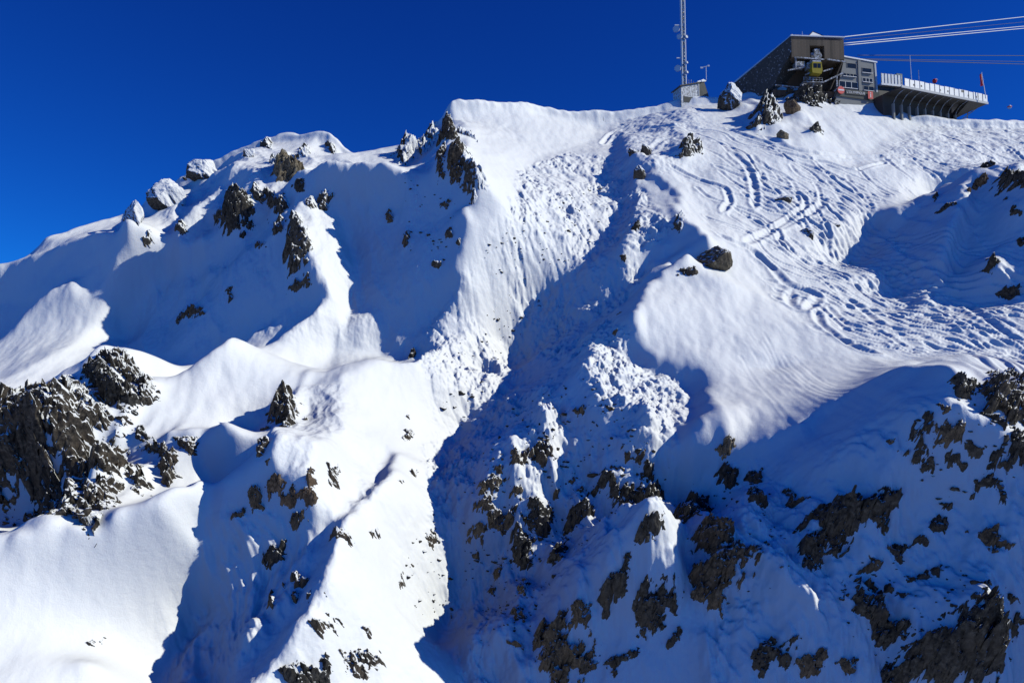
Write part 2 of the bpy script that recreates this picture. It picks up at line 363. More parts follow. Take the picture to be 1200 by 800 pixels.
class Tracks:
    a0, b0, h = 20., -125., .2
    na, nb = 900, 700
    N = np.zeros((900, 700))
    @classmethod
    def carve(s, pts, w, dep):
        # resample
        p = np.array(pts, float); seg = np.hypot(*np.diff(p, axis=0).T); L = np.r_[0, np.cumsum(seg)]
        k = max(4, int(L[-1] / .6)); t = np.linspace(0, L[-1], k); q = np.stack([np.interp(t, L, p[:, 0]), np.interp(t, L, p[:, 1])], 1)
        for _ in range(4): q[1:-1] = (q[:-2] + 2 * q[1:-1] + q[2:]) / 4
        i0 = int((q[:, 0].min() - 2 - s.a0) / s.h); i1 = int((q[:, 0].max() + 2 - s.a0) / s.h); j0 = int((q[:, 1].min() - 2 - s.b0) / s.h); j1 = int((q[:, 1].max() + 2 - s.b0) / s.h)
        i0, j0 = max(i0, 0), max(j0, 0); i1, j1 = min(i1, s.na), min(j1, s.nb)
        if i1 - i0 < 3 or j1 - j0 < 3: return
        D = np.full((i1 - i0, j1 - j0), 99.)
        for k in range(len(q)):
            ic = int((q[k, 0] - s.a0) / s.h) - i0; jc = int((q[k, 1] - s.b0) / s.h) - j0; r = 10
            a_, b_ = max(ic - r, 0), max(jc - r, 0); c_, d_ = min(ic + r, i1 - i0), min(jc + r, j1 - j0)
            if c_ <= a_ or d_ <= b_: continue
            A = s.a0 + s.h * (i0 + np.arange(a_, c_))[:, None]; B = s.b0 + s.h * (j0 + np.arange(b_, d_))[None]
            fade = 0.9 * max(0, 1 - min(k, len(q) - 1 - k) / 3.0)
            D[a_:c_, b_:d_] = np.minimum(D[a_:c_, b_:d_], np.hypot(A - q[k, 0], B - q[k, 1]) + fade)
        s.N[i0:i1, j0:j1] += dep * (-np.exp(-(D / w) ** 2) + .6 * np.exp(-((D - 1.9 * w) / (.7 * w)) ** 2))
for pl in TR:
    p = np.array(pl, float); t = np.linspace(0, 1, len(p)); tt = np.linspace(0, 1, len(p) * 4)
    p = np.stack([np.interp(tt, t, p[:, 0]), np.interp(tt, t, p[:, 1])], 1)
    a, b, n, ok = hit(T1, p[:, 0], p[:, 1]); q = np.stack([a, b], 1)[ok]
    keep = np.r_[True, np.hypot(*np.diff(q, axis=0).T) < 6]
    if keep.sum() > 3: Tracks.carve(q[keep], rng.uniform(.5, .75), rng.uniform(.30, .46))
sp = np.stack([rng.uniform(800, 1260, 2600), rng.uniform(130, 430, 2600)], 1)
sa_, sb_, sn_, ok_ = hit(T1, sp[:, 0], sp[:, 1]); inski = ok_ & (T1.bil(MK['ski'], sa_, sb_) > .6)
for k in np.nonzero(inski)[0][:210]:
    low = sp[k, 1] > 250
    th = rng.normal(-.66 if low else -.92, .22); L = rng.uniform(20, 70); lam = rng.uniform(13, 26); A = rng.uniform(.025, .10) * lam; ph = rng.uniform(0, 6.28)
    s_ = np.linspace(0, L, 40); w_ = A * np.sin(2 * np.pi * s_ / lam + ph)
    q = np.stack([sa_[k] + s_ * math.cos(th) - w_ * math.sin(th), sb_[k] + s_ * math.sin(th) + w_ * math.cos(th)], 1)
    m = T1.bil(MK['ski'], q[:, 0], q[:, 1]) > .35
    if m.sum() > 6: Tracks.carve(q[m], rng.uniform(.30, .50), rng.uniform(.10, .27))

fi_ = ok_ & (T1.bil(MK['fine'], sa_, sb_) > .5)
for k in np.nonzero(fi_)[0][:10]:
    th = rng.normal(-1.45, .10); L = rng.uniform(10, 30); s_ = np.linspace(0, L, 20); w_ = .05 * L * np.sin(s_ / L * rng.uniform(1, 3))
    q = np.stack([sa_[k] + s_ * math.cos(th) - w_ * math.sin(th), sb_[k] + s_ * math.sin(th) + w_ * math.cos(th)], 1)
    m = T1.bil(MK['fine'], q[:, 0], q[:, 1]) > .3
    if m.sum() > 6: Tracks.carve(q[m], .26, rng.uniform(.02, .05))

# ------------------------------------------------------------------ snow surface
RAISE = np.zeros_like(T1.N)           # snow banked up behind rock faces, filled in below
BUMPS = [(758,648,4.2,2.4),(735,690,4.5,1.6),(248,214,3.4,1.5),(210,250,4.0,1.6),(166,272,3.0,1.4),(294,190,2.4,.8),(868,128,3.0,1.6),(905,150,3.4,1.4),(935,136,3.0,1.2),(953,160,2.6,1.3),(918,166,2.0,.8),(846,330,3.0,.6),(947,284,2.4,1.0),(917,242,2.6,1.1),(975,268,2.2,.8),(742,186,2.2,1.0),(757,186,2.2,1.0),(800,182,3.0,1.0)]
for px_, py_, r_, h_ in BUMPS:
    a_, b_, n_, ok1 = hit(T1, np.array([px_]), np.array([py_]))
    if ok1[0]: RAISE += h_ * np.exp(-((T1.A - a_[0]) ** 2 + (T1.B - b_[0]) ** 2) / r_ ** 2)
def snow(a, b):
    a = np.asarray(a, float); b = np.asarray(b, float)
    n = T1.cub(T1.N, a, b) + T1.cub(RAISE, a, b)
    wa = a + 1.5 * perlin(a / 9, b / 9, 91); wb = b + 1.5 * perlin(a / 9, b / 9, 92)
    calm = sstep(b, -235, -200)
    n = n + .28 * fbm(wa / 7, wb / 13, 3, 3) + .05 * fbm(a / 1.6, b / 2.8, 5, 2)
    n = n + .05 * perlin((wa + .25 * wb) / 1.5, wb / 17, 11) * sstep(perlin(a / 22, b / 30, 12), .0, .6) * (1 - .8 * T1.bil(MK['fine'], a, b))          # flutes running down the slope
    ski = T1.bil(MK['ski'], a, b); deb = T1.bil(MK['debris'], a, b); lum = T1.bil(MK['lumps'], a, b); rou = T1.bil(MK['rough'], a, b); cho = T1.bil(MK['chop'], a, b)
    x = np.clip((a - Tracks.a0) / Tracks.h, 0, Tracks.na - 1.01); y = np.clip((b - Tracks.b0) / Tracks.h, 0, Tracks.nb - 1.01)
    i = x.astype(int); j = y.astype(int); fx = x - i; fy = y - j; N = Tracks.N
    n = n + N[i, j] * (1 - fx) * (1 - fy) + N[i + 1, j] * fx * (1 - fy) + N[i, j + 1] * (1 - fx) * fy + N[i + 1, j + 1] * fx * fy
    n = n + ski * (.05 * fbm(a / .9, b / .9, 21, 3) + .10 * perlin(a / 3.6, b / 3.6, 25))
    v1, c1 = blocks(wa / 1.7, wb / 2.3, 31, .5); v2, c2 = blocks(a / .75 + .3 * perlin(a, b, 5), b / .9, 37, .6); v0, c0 = blocks(wa / 4.2 + .5 * perlin(a / 2, b / 2, 6), wb / 5.5, 35, .5)
    size = sstep(fbm(a / 11, b / 15, 38, 2), -.5, .6)                       # patches of coarse and of fine debris
    deb = np.clip(deb * 1.35 + .5 * deb * fbm(a / 5, b / 9, 39, 3), 0, 1.1)
    run = 1 - np.abs(perlin((wa + .5 * wb) / 4.2, wb / 30, 43))             # runnels in the slide path
    n = n + deb * ((.25 + .5 * size) * fbm(wa / 2.8, wb / 4.0, 33, 4, .6) + size * (.45 * v0 + .32 * np.abs(v1) - .12 * c1) + (.10 + .16 * size) * v2 - .08 * c2 - .32 * run ** 6)
    n = n + lum * (1.1 * np.abs(fbm(wa / 3.6, wb / 3.6, 41, 4, .58)) + .7 * v0 + .35 * v1 + .22 * v2)
    n = n + rou * (.45 * fbm(wa / 3, wb / 4.5, 51, 4, .6) + .2 * v1 + .12 * v2)
    rug = T1.bil(MK['rug'], a, b)
    rd1 = 1 - 2 * np.abs(perlin((wa + .30 * wb) / 7.5, wb / 24, 63)); rd2 = 1 - 2 * np.abs(perlin((a + .3 * b) / 3.1 + .4 * perlin(a / 4, b / 4, 64), b / 10, 65))
    n = n + rug * (.55 * rd1 + .24 * rd2 * sstep(perlin(a / 15, b / 19, 66), -.35, .3) + .10 * fbm(a / 1.2, b / 1.6, 67, 3, .6))
    sha = T1.bil(MK['shade'], a, b)
    n = n + sha * (2.4 * (1 - 2 * np.abs(perlin((wa + .35 * wb) / 13, wb / 30, 71))) + 1.3 * perlin((wa - .3 * wb) / 6, wb / 14, 75) + 1.2 * fbm((wa + .3 * wb) / 4.2, wb / 8, 72, 4, .55) + .16 * fbm(a / 1.4, b / 2.2, 74, 2))
    n = n + cho * (.38 * fbm(wa / 4.5, wb / 3.6, 61, 4, .55) + .12 * v2)
    return n
# ------------------------------------------------------------------ materials
def mat(name):
    m = bpy.data.materials.new(name); m.use_nodes = True; nt = m.node_tree
    return m, nt, nt.nodes['Principled BSDF']
class NT:
    def __init__(s, nt): s.nt = nt; s.tc = nt.nodes.new('ShaderNodeTexCoord')
    def n(s, t, **kw):
        o = s.nt.nodes.new(t)
        for k, v in kw.items(): setattr(o, k, v)
        return o
    def l(s, a, b): s.nt.links.new(a, b)
    def noise(s, scale, detail=4, rough=.55, vec=None):
        o = s.n('ShaderNodeTexNoise'); o.inputs['Scale'].default_value = scale; o.inputs['Detail'].default_value = detail; o.inputs['Roughness'].default_value = rough
        s.l(vec or s.tc.outputs['Object'], o.inputs['Vector']); return o.outputs['Fac']
    def ramp(s, x, *st):
        r = s.n('ShaderNodeValToRGB'); e = r.color_ramp.elements
        while len(e) < len(st): e.new(.5)
        for q, (p, c) in zip(e, st): q.position = p; q.color = tuple(c) + (1,) if len(c) == 3 else c
        s.l(x, r.inputs[0]); return r.outputs[0]
    def math(s, op, a, b=None, c=None):
        o = s.n('ShaderNodeMath', operation=op)
        for i, v in enumerate((a, b, c)):
            if v is None: continue
            if isinstance(v, (int, float)): o.inputs[i].default_value = v
            else: s.l(v, o.inputs[i])
        return o.outputs[0]
    def mix(s, f, a, b):
        o = s.n('ShaderNodeMix', data_type='RGBA')
        if isinstance(f, (int, float)): o.inputs[0].default_value = f
        else: s.l(f, o.inputs[0])
        for i, v in ((6, a), (7, b)):
            if isinstance(v, tuple): o.inputs[i].default_value = v + (1,)
            else: s.l(v, o.inputs[i])
        return o.outputs[2]
    def bump(s, h, strength, dist, nrm=None):
        b = s.n('ShaderNodeBump'); b.inputs['Strength'].default_value = strength; b.inputs['Distance'].default_value = dist; s.l(h, b.inputs['Height'])
        if nrm: s.l(nrm, b.inputs['Normal'])
        return b.outputs[0]
SNOW_C = (.87, .885, .90)
def snow_material():
    m, nt, p = mat('snow'); g = NT(nt)
    a = g.noise(1.1, 7, .66); b = g.noise(9, 4, .7)
    g.l(g.mix(g.noise(.06, 3), (.84, .86, .885), (.895, .905, .915)), p.inputs['Base Color'])
    p.inputs['Roughness'].default_value = .55; p.inputs['Specular IOR Level'].default_value = .25
    nb = g.bump(a, .5, .16); g.l(g.bump(b, .6, .04, nb), p.inputs['Normal']); return m
def rock_material(name, cov, tint=(1, 1, 1), wind=(.30, -.05, .95), patch=.9):
    """rock under plastered snow: snow stays where the surface faces up and into the wind"""
    m, nt, p = mat(name); g = NT(nt)
    n1 = g.noise(.35, 5, .6); n2 = g.noise(1.6, 6, .65); n3 = g.noise(6, 4, .7)
    t = lambda c: tuple(x * y * .72 for x, y in zip(c, tint))
    rc = g.ramp(n2, (.34, t((.016, .016, .017))), (.5, t((.060, .057, .053))), (.68, t((.17, .16, .145))))
    rb = g.ramp(n3, (.3, t((.05, .043, .036))), (.7, t((.15, .128, .105))))
    rock = g.mix(g.ramp(n1, (.45, (0, 0, 0)), (.68, (.75, .75, .75))), rc, rb)
    geo = g.n('ShaderNodeNewGeometry'); d = g.n('ShaderNodeVectorMath', operation='DOT_PRODUCT'); g.l(geo.outputs['Normal'], d.inputs[0]); d.inputs[1].default_value = wind
    f = g.math('ADD', d.outputs['Value'], g.math('MULTIPLY', g.math('SUBTRACT', n2, .5), patch))
    f = g.math('ADD', f, g.math('MULTIPLY', g.math('SUBTRACT', n3, .5), .5))
    f = g.math('MULTIPLY', g.math('SUBTRACT', f, cov - .04), 12.0); f = g.math('MINIMUM', g.math('MAXIMUM', f, 0), 1)
    g.l(g.mix(f, rock, SNOW_C), p.inputs['Base Color'])
    p.inputs['Roughness'].default_value = .85; p.inputs['Specular IOR Level'].default_value = .2
    nb = g.bump(n2, .8, .25); g.l(g.bump(n3, .6, .07, nb), p.inputs['Normal']); return m
def plain(name, c, rough=.7, metal=0, var=.25, scale=1.5):
    m, nt, p = mat(name); g = NT(nt); f = g.noise(scale, 5, .6)
    g.l(g.mix(f, tuple(x * (1 - var) for x in c), tuple(min(1, x * (1 + var)) for x in c)), p.inputs['Base Color'])
    p.inputs['Roughness'].default_value = rough; p.inputs['Metallic'].default_value = metal; return m
MS = snow_material(); MR = rock_material('snowy_rock', .50, (1.1, 1.0, .9), patch=1.3); MRB = rock_material('bare_rock', .68, (.66, .68, .72), patch=1.35); MRP = rock_material('plastered_rock', .16, wind=(.62, -.42, .66), patch=1.7); MRH = rock_material('snow_streaked_rock', .46, wind=(.45, -.2, .87))
MRBROWN = rock_material('brown_rock', .95, (1.7, 1.35, 1.1)); MRTAN = rock_material('tan_rock', .95, (2.4, 2.2, 1.8))

# ------------------------------------------------------------------ mesh helpers
COL = bpy.context.scene.collection
def mesh_obj(name, V, F, material=None, parent=None, smooth=False):
    me = bpy.data.meshes.new(name)
    if isinstance(F, np.ndarray):
        me.vertices.add(len(V)); me.vertices.foreach_set('co', np.ascontiguousarray(V, dtype=np.float32).reshape(-1))
        me.loops.add(F.size); me.loops.foreach_set('vertex_index', F.astype(np.int32).reshape(-1))
        me.polygons.add(len(F)); me.polygons.foreach_set('loop_start', (np.arange(len(F)) * F.shape[1]).astype(np.int32))
        me.update(calc_edges=True)
    else:
        me.from_pydata([tuple(v) for v in V], [], F); me.update()
    if smooth: me.polygons.foreach_set('use_smooth', np.ones(len(me.polygons), bool))
    o = bpy.data.objects.new(name, me); COL.objects.link(o)
    if material: me.materials.append(material)
    if parent: o.parent = parent
    return o
def tag(o, label, cat, group=None, kind=None):
    if label: o['label'] = label
    if cat: o['category'] = cat
    if group: o['group'] = group
    if kind: o['kind'] = kind
    return o
def empty(name, loc=(0, 0, 0), rz=0):
    o = bpy.data.objects.new(name, None); COL.objects.link(o); o.location = loc; o.rotation_euler = (0, 0, rz); return o
def quads(na, nb, keep=None):
    idx = np.arange(na * nb).reshape(na, nb)
    q = np.stack([idx[:-1, :-1], idx[1:, :-1], idx[1:, 1:], idx[:-1, 1:]], -1)
    if keep is not None: q = q[keep]
    return q.reshape(-1, 4)
def compact(V, q):
    used = np.unique(q); r = np.full(len(V), -1); r[used] = np.arange(len(used)); return V[used], r[q]
# ------------------------------------------------------------------ rock: outcrop = (name, label, category, group, material, height, [outlines in photo pixels])
OUT = []
def oc(name, label, polys, h=1.6, m=MR, cat='rock outcrop', group='rock outcrops on the face'):
    OUT.append((name, label, cat, group, m, h, polys))
G2 = 'small rocks poking through the snow'
# left crag
oc('rock_crag', 'big dark broken crag above the near snow shoulder at the left edge', [
  [(39,487),(69,483),(99,484),(104,520),(120,517),(132,535),(108,550),(105,568),(99,580),(96,612),(45,603),(-40,610),(-60,560),(-20,510),(18,500)],
  [(102,568),(120,559),(147,547),(150,562),(168,568),(177,586),(178,599),(156,592),(129,583),(111,583),(100,577)],
  [(103,588),(129,586),(131,594),(117,600),(103,598)],[(99,487),(120,493),(141,503),(129,508),(117,512),(103,512)]], 3.4, MR, 'crag', None)
oc('rock_outcrop', 'smooth grey slab on the round snowy top of the left crag', [[(103,449),(129,448),(138,457),(159,469),(162,481),(156,488),(141,487),(126,481),(114,470),(108,463)]], 2.4, MRB)
oc('rock_outcrop', 'jagged brown blocks just above the grey slab on the left crag', [[(123,428),(135,425),(144,430),(153,433),(163,440),(165,448),(156,455),(147,451),(138,452),(129,442)]], 2.2, MR)
oc('rock_outcrop', 'curved brown rock rim right of the grey slab on the left crag', [[(165,449),(174,458),(183,453),(186,469),(180,479),(171,480),(163,473),(170,467),(162,458)]], 2.0, MR)
oc('rock_outcrop', 'lone small rock left of the grey slab in the crag snow', [[(72,449),(87,445),(91,451),(84,457),(75,455)]], 1.1, MR)
oc('rock_outcrop', 'upright grey stone in the snow right of the left crag', [[(161,502),(168,504),(176,517),(175,532),(165,530),(161,517)]], 2.0, MRB)
oc('rock_outcrop', 'dark rock step under the smooth saddle right of the left crag', [[(175,532),(195,530),(206,538),(213,552),(205,562),(195,566),(191,550),(178,541)]], 1.8, MR)
oc('rock_outcrop', 'small dark rock on the sunny edge of the smooth saddle', [[(206,520),(222,516),(234,515),(231,527),(220,531)]], 1.2, MR)
oc('rock_outcrop', 'dark rib of rock down the left edge of the left crag', [[(8,502),(36,466),(42,470),(30,490),(14,508)]], 1.5, MR)
# left peak
oc('rock_cliff', 'tan sunlit rock wall under the crest of the left peak', [[(322,208),(333,196),(345,192),(355,187),(358,205),(348,216),(338,213),(324,216)]], 2.6, MRTAN, 'cliff', None)
oc('rock_outcrop', 'dark undercut rock below the tan wall on the left peak', [[(340,215),(357,212),(358,228),(348,229)]], 1.6, MRB)
oc('rock_outcrop', 'large black boulder face with a snow ledge, left of the peak', [[(262,256),(272,242),(290,238),(300,253),(290,262),(287,277),(275,276),(264,268)]], 2.6, MRB)
oc('rock_outcrop', 'dark snow streaked rock in the middle of the left peak face', [[(308,228),(320,238),(335,245),(332,259),(320,260),(314,245)]], 1.8, MRH)
oc('rock_outcrop', 'low dark ledges below the black boulder face on the left', [[(292,272),(314,283),(312,289),(298,293)]], 1.4, MRH)
oc('rock_outcrop', 'dark broken rocks in shade below the saddle of the left peak', [[(374,233),(381,227),(396,235),(385,244),(375,248)],[(360,240),(368,238),(372,248),(362,250)]], 1.6, MRH)
oc('rock_outcrop', 'thin rock streak running down from the left peak top', [[(382,167),(390,172),(398,185),(393,187),(385,177)]], 1.2, MRH)
oc('rock_outcrop', 'steep grey rock side of the sunlit rib below the left peak', [[(340,280),(350,274),(362,282),(363,300),(353,322),(347,326),(334,322),(338,300)]], 2.4, MRH)
oc('rock_outcrop', 'broken rock strip at the foot of the sunlit rib', [[(335,345),(350,332),(362,325),(368,334),(352,341)]], 1.0, MRH)
oc('rock_outcrop', 'pair of dark rocks alone in the shaded left bowl', [[(208,374),(222,367),(233,361),(239,367),(226,376),(211,377)]], 1.2, MR)
oc('rock_outcrop', 'tiny upright rock alone in the shaded left bowl', [[(265,341),(272,342),(274,350),(268,356)]], 1.1, MR)
oc('rock_outcrop', 'dark flecks of rock at the right foot of the left peak', [[(306,170),(316,166),(318,176),(308,180)],[(350,180),(358,172),(366,180),(356,186)]], 1.0, MRH)
oc('rock_outcrop', 'snow plastered rocks between the tan wall and the left peak top', [[(338,186),(352,178),(366,186),(360,200),(346,196)],[(318,192),(330,186),(334,198),(322,204)],[(366,196),(380,192),(386,206),(372,210)]], 1.5, MRP)
oc('rock_outcrop', 'snow streaked ledges in the shade right of the black boulder face', [[(336,262),(350,256),(356,268),(344,276)],[(318,266),(332,262),(334,274),(322,280)],[(296,228),(304,222),(308,236),(298,240)]], 1.5, MRH)
oc('rock_outcrop', 'half buried rocks along the left ridge below the boulders', [[(206,272),(216,262),(222,272),(212,280)],[(168,284),(178,276),(182,288),(172,294)],[(252,254),(262,250),(264,262),(254,266)]], 1.3, MRH)
# prow
oc('rock_cliff', 'tall fractured rock wall on the left side of the central prow', [[(520,134),(528,144),(536,162),(536,181),(527,185),(522,170),(513,170),(518,150)],[(526,192),(540,182),(551,186),(542,206),(528,221)],[(512,178),(522,179),(520,211),(512,214)]], 2.6, MR, 'cliff', None)
oc('rock_outcrop', 'snow caked rocks on the sunny side of the central prow wall', [[(540,185),(556,195),(572,222),(556,236),(542,222)],[(534,152),(548,160),(560,166),(556,176),(538,174)]], 1.1, MRP)
oc('rock_crag', 'rime covered knob on the skyline left of the central prow', [[(467,182),(478,166),(492,160),(506,151),(511,160),(500,176),(484,187),(471,193)]], 2.2, MRP, 'crag', None)
oc('rock_outcrop', 'small dark rocks low in the shaded middle bowl', [[(452,250),(459,247),(461,259),(454,261)],[(471,281),(479,276),(482,291),(474,293)]], 1.0, MR)
oc('rock_outcrop', 'scattered rocks on the shaded flank below the central prow', [[(515,240),(530,236),(524,247)],[(503,312),(518,307),(514,319)],[(521,272),(530,265),(531,279),(522,280)],[(532,286),(540,280),(538,292)]], 1.1, MRH)
oc('rock_outcrop', 'small rock under the lit snow lip in the middle bowl', [[(476,421),(484,409),(489,415),(486,423)]], 1.2, MRB)
# central spur
oc('rock_outcrop', 'dark layered rock head at the top left of the central spur', [[(319,493),(325,482),(337,473),(346,483),(347,496),(338,506),(323,516),(320,504)]], 2.2, MR)
oc('rock_outcrop', 'little rocks stacked below the layered head of the central spur', [[(304,507),(317,506),(313,515)],[(300,523),(313,519),(313,533),(301,542)],[(309,541),(318,539),(314,548)]], 1.2, MR)
oc('rock_outcrop', 'brown cliff band in the middle of the central spur', [[(318,567),(328,564),(334,577),(358,576),(368,580),(368,598),(340,605),(333,593),(318,585)],[(361,560),(373,562),(368,589),(360,583)]], 2.2, MRBROWN)
oc('rock_outcrop', 'dark rocks on the shaded left side below the cliff band', [[(286,571),(297,566),(308,586),(311,599),(295,608),(292,586)],[(272,607),(287,600),(287,613),(274,617)]], 1.6, MR)
oc('rock_outcrop', 'dark rock shelf directly under the brown cliff band', [[(337,616),(349,606),(368,614),(353,623),(343,630)]], 1.5, MR)
oc('rock_outcrop', 'long slanting dark stone in the snow left of the spur', [[(311,666),(322,654),(331,646),(339,643),(336,660),(322,676),(313,673)]], 1.7, MRB)
oc('rock_outcrop', 'cluster of broken stones low on the left side of the spur', [[(316,705),(324,700),(322,712)],[(340,690),(352,682),(364,685),(360,694),(348,698)],[(345,703),(352,700),(350,713),(343,712)],[(318,716),(328,712),(324,727),(316,724)],[(333,696),(338,694),(337,702)],[(361,705),(366,700),(363,716)]], 1.0, MR)
oc('rock_outcrop', 'two small dark stones on the lit crest of the spur', [[(388,633),(398,628),(409,629),(413,638),(394,641)],[(432,627),(445,627),(448,636),(438,635)]], 1.0, MR)
oc('rock_outcrop', 'grey stones poking from the rounded lower snow of the spur', [[(383,725),(400,731),(407,738),(394,736)],[(364,734),(388,736),(395,744),(379,753),(370,747)],[(424,740),(436,739),(434,753)]], 1.3, MR)
oc('rock_outcrop', 'dark cave like rocks at the bottom edge under the spur', [[(322,789),(343,781),(358,791),(382,775),(392,788),(390,812),(348,812)]], 2.0, MRB)
oc('rock_outcrop', 'row of grey rocks at the lower right foot of the spur', [[(400,773),(420,769),(448,769),(447,786),(427,789),(411,789)],[(380,700),(384,697),(384,705)]], 1.3, MR)
oc('rock_outcrop', 'rock flecks on the bright upper right side of the spur', [[(470,514),(484,504),(486,514),(473,517)],[(477,553),(491,551),(488,560)],[(476,490),(480,488),(481,497)],[(466,563),(472,561),(471,567)]], .9, MR)
oc('rock_outcrop', 'thin rocks in the streaked snow hollow of the spur', [[(385,551),(399,549),(398,575),(390,574)]], 1.0, MR)
oc('rock_outcrop', 'weathered rocks along the right edge of the spur', [[(497,625),(510,622),(514,640),(506,644)],[(468,677),(474,672),(475,690),(469,692)],[(480,662),(486,660),(485,668)],[(526,712),(532,716),(530,728)]], .9, MR)
# lower middle cliffs
oc('rock_cliff', 'broken dark cliffs stepping down left of the sunlit spine', [[(601,541),(624,536),(627,549),(610,553),(603,554),(587,566),(573,561),(585,556)],[(563,578),(594,568),(593,579),(578,587),(564,594)],[(553,599),(566,592),(575,594),(577,607),(568,614),(553,607)],[(571,614),(584,606),(594,613),(608,603),(609,617),(598,628),(587,629),(575,624)],[(545,628),(550,622),(573,622),(568,635),(547,636)],[(597,590),(612,582),(614,594),(600,600)]], 2.2, MR, 'cliff', None)
oc('rock_outcrop', 'dark rock collar at the top of the sunlit spine', [[(622,534),(640,538),(648,558),(636,556),(626,545)]], 1.6, MR)
oc('rock_outcrop', 'black rock base at the foot of the sunlit spine', [[(607,623),(619,617),(648,608),(649,622),(646,642),(627,646),(619,640),(609,630)]], 2.2, MRB)
oc('rock_outcrop', 'dark rocks in the shaded gully right of the sunlit spine', [[(643,598),(652,588),(661,584),(653,600)],[(660,576),(675,564),(672,575)],[(668,583),(686,577),(679,591)]], 1.5, MR)
oc('rock_outcrop', 'arched black rock beside the shaded gully, under the lumpy snow', [[(690,588),(698,576),(706,565),(719,577),(722,596),(708,591),(697,591)]], 2.0, MRB)
oc('rock_outcrop', 'slanting black slab below the arched rock', [[(659,639),(668,618),(685,606),(698,613),(680,635),(673,647),(661,645)],[(639,673),(650,660),(662,649),(666,654),(651,672)]], 2.0, MRB)
oc('rock_outcrop', 'two dark rocks beside the foot of the shaded gully', [[(597,656),(611,643),(626,653),(624,672),(602,666)],[(597,648),(598,640),(606,633),(608,641)]], 1.9, MRB)
oc('rock_cliff', 'long black cliff slanting up behind the near rounded knob', [[(720,605),(728,592),(742,578),(758,559),(768,569),(758,584),(771,590),(758,600),(734,609),(722,615)]], 2.4, MRB, 'cliff', None)
oc('rock_outcrop', 'dark ledges under the cap of broken avalanche snow', [[(717,551),(732,556),(729,564),(719,562)],[(726,532),(742,533),(757,534),(750,546),(735,543)],[(672,484),(688,482),(684,492),(674,490)],[(702,480),(720,482),(714,488)]], 1.2, MR)
oc('rock_outcrop', 'sparse dark rocks in the shaded gully floor at the bottom', [[(552,650),(562,648),(560,662)],[(580,660),(590,664),(585,680),(578,676)],[(570,690),(582,686),(578,698)],[(612,680),(620,684),(616,706),(608,700)],[(592,764),(618,766),(614,772),(594,771)],[(596,720),(612,712),(616,730),(604,738)]], 1.0, MR)
# near knob
oc('rock_crag', 'brown topped rock of the near rounded knob at the bottom middle', [[(738,668),(755,656),(771,646),(765,678),(746,684),(736,680)],[(703,713),(718,696),(734,676),(735,701),(707,741),(701,728)],[(740,722),(770,712),(792,700),(793,719),(764,754),(743,747)]], 2.4, MRB, 'crag', None)
oc('rock_outcrop', 'dark cliff on the lower left side of the near knob', [[(628,752),(645,742),(662,733),(664,752),(675,770),(699,763),(699,789),(668,800),(631,800)],[(666,728),(692,727),(687,752),(667,762)]], 2.2, MR)
oc('rock_outcrop', 'dark curved rock at the bottom below the near knob', [[(706,776),(730,770),(752,763),(741,780),(719,795)]], 1.6, MRB)
oc('rock_outcrop', 'small dark rock at the right base of the near knob', [[(780,753),(798,736),(798,753),(782,765)]], 1.4, MRB)
# lower right
oc('boulder', 'tan sunlit boulder on the shade line above the dark round rocks', [[(839,530),(846,521),(853,514),(862,521),(858,537),(848,538)]], 2.0, MRTAN, 'boulder')
oc('rock_outcrop', 'round black rock just below the tan boulder', [[(836,564),(842,554),(851,548),(863,555),(862,571),(846,576)]], 1.8, MRB)
oc('rock_outcrop', 'small black rock right of the round black rock', [[(873,560),(882,555),(893,553),(892,567),(880,569)]], 1.3, MRB)
oc('rock_outcrop', 'black slanting rock beside the shaded channel right of the knob', [[(786,617),(802,595),(818,591),(832,591),(815,613),(795,623)]], 1.8, MRB)
oc('rock_outcrop', 'black lens shaped rock on the shaded slope below the tan boulder', [[(869,592),(885,588),(898,597),(886,605),(875,602)]], 1.5, MRB)
oc('rock_outcrop', 'low rock comb alone on the upper part of the shaded slope', [[(920,575),(936,577),(951,573),(945,582),(931,589),(922,587)]], 1.2, MR)
oc('rock_crag', 'black two part crag with snow pockets right of the shaded channel', [[(809,640),(829,626),(852,638),(854,658),(825,662),(811,662)],[(813,676),(847,662),(886,655),(870,681),(848,703),(847,718),(829,720),(815,703)]], 2.2, MR, 'crag', None)
oc('rock_cliff', 'long black cliff band under a sunlit snow cap, slanting down left', [[(940,643),(949,612),(979,585),(990,580),(1010,592),(1030,580),(1050,574),(1056,587),(1035,606),(990,628),(967,643),(945,658),(934,655)]], 2.6, MRB, 'cliff', None)
oc('rock_outcrop', 'scattered dark rocks on the snow below the long cliff band', [[(1000,677),(1010,668),(1020,660),(1036,658),(1033,670),(1012,679)]], 1.3, MR)
oc('rock_outcrop', 'dark wedge of rock on the right of the long cliff band', [[(1041,642),(1052,637),(1065,634),(1088,625),(1089,634),(1065,643),(1055,657)]], 1.5, MRB)
oc('rock_outcrop', 'small bushy looking dark rock above the dark wedge', [[(1087,616),(1092,607),(1099,603),(1110,606),(1109,625),(1091,625)],[(1105,592),(1116,588),(1117,598),(1110,600)]], 1.4, MRB)
oc('rock_cliff', 'smooth rounded dark cliff in the middle of the lower right snow', [[(985,702),(997,692),(1020,704),(1034,714),(1050,724),(1060,744),(1055,758),(1039,758),(1012,741),(990,718)]], 2.4, MRB, 'cliff', None)
oc('rock_outcrop', 'three black rocks clustered above the smooth rounded cliff', [[(1026,698),(1034,697),(1036,706),(1028,709)],[(1035,688),(1047,690),(1046,698),(1037,696)],[(1041,703),(1056,693),(1066,701),(1057,707)]], 1.4, MRB)
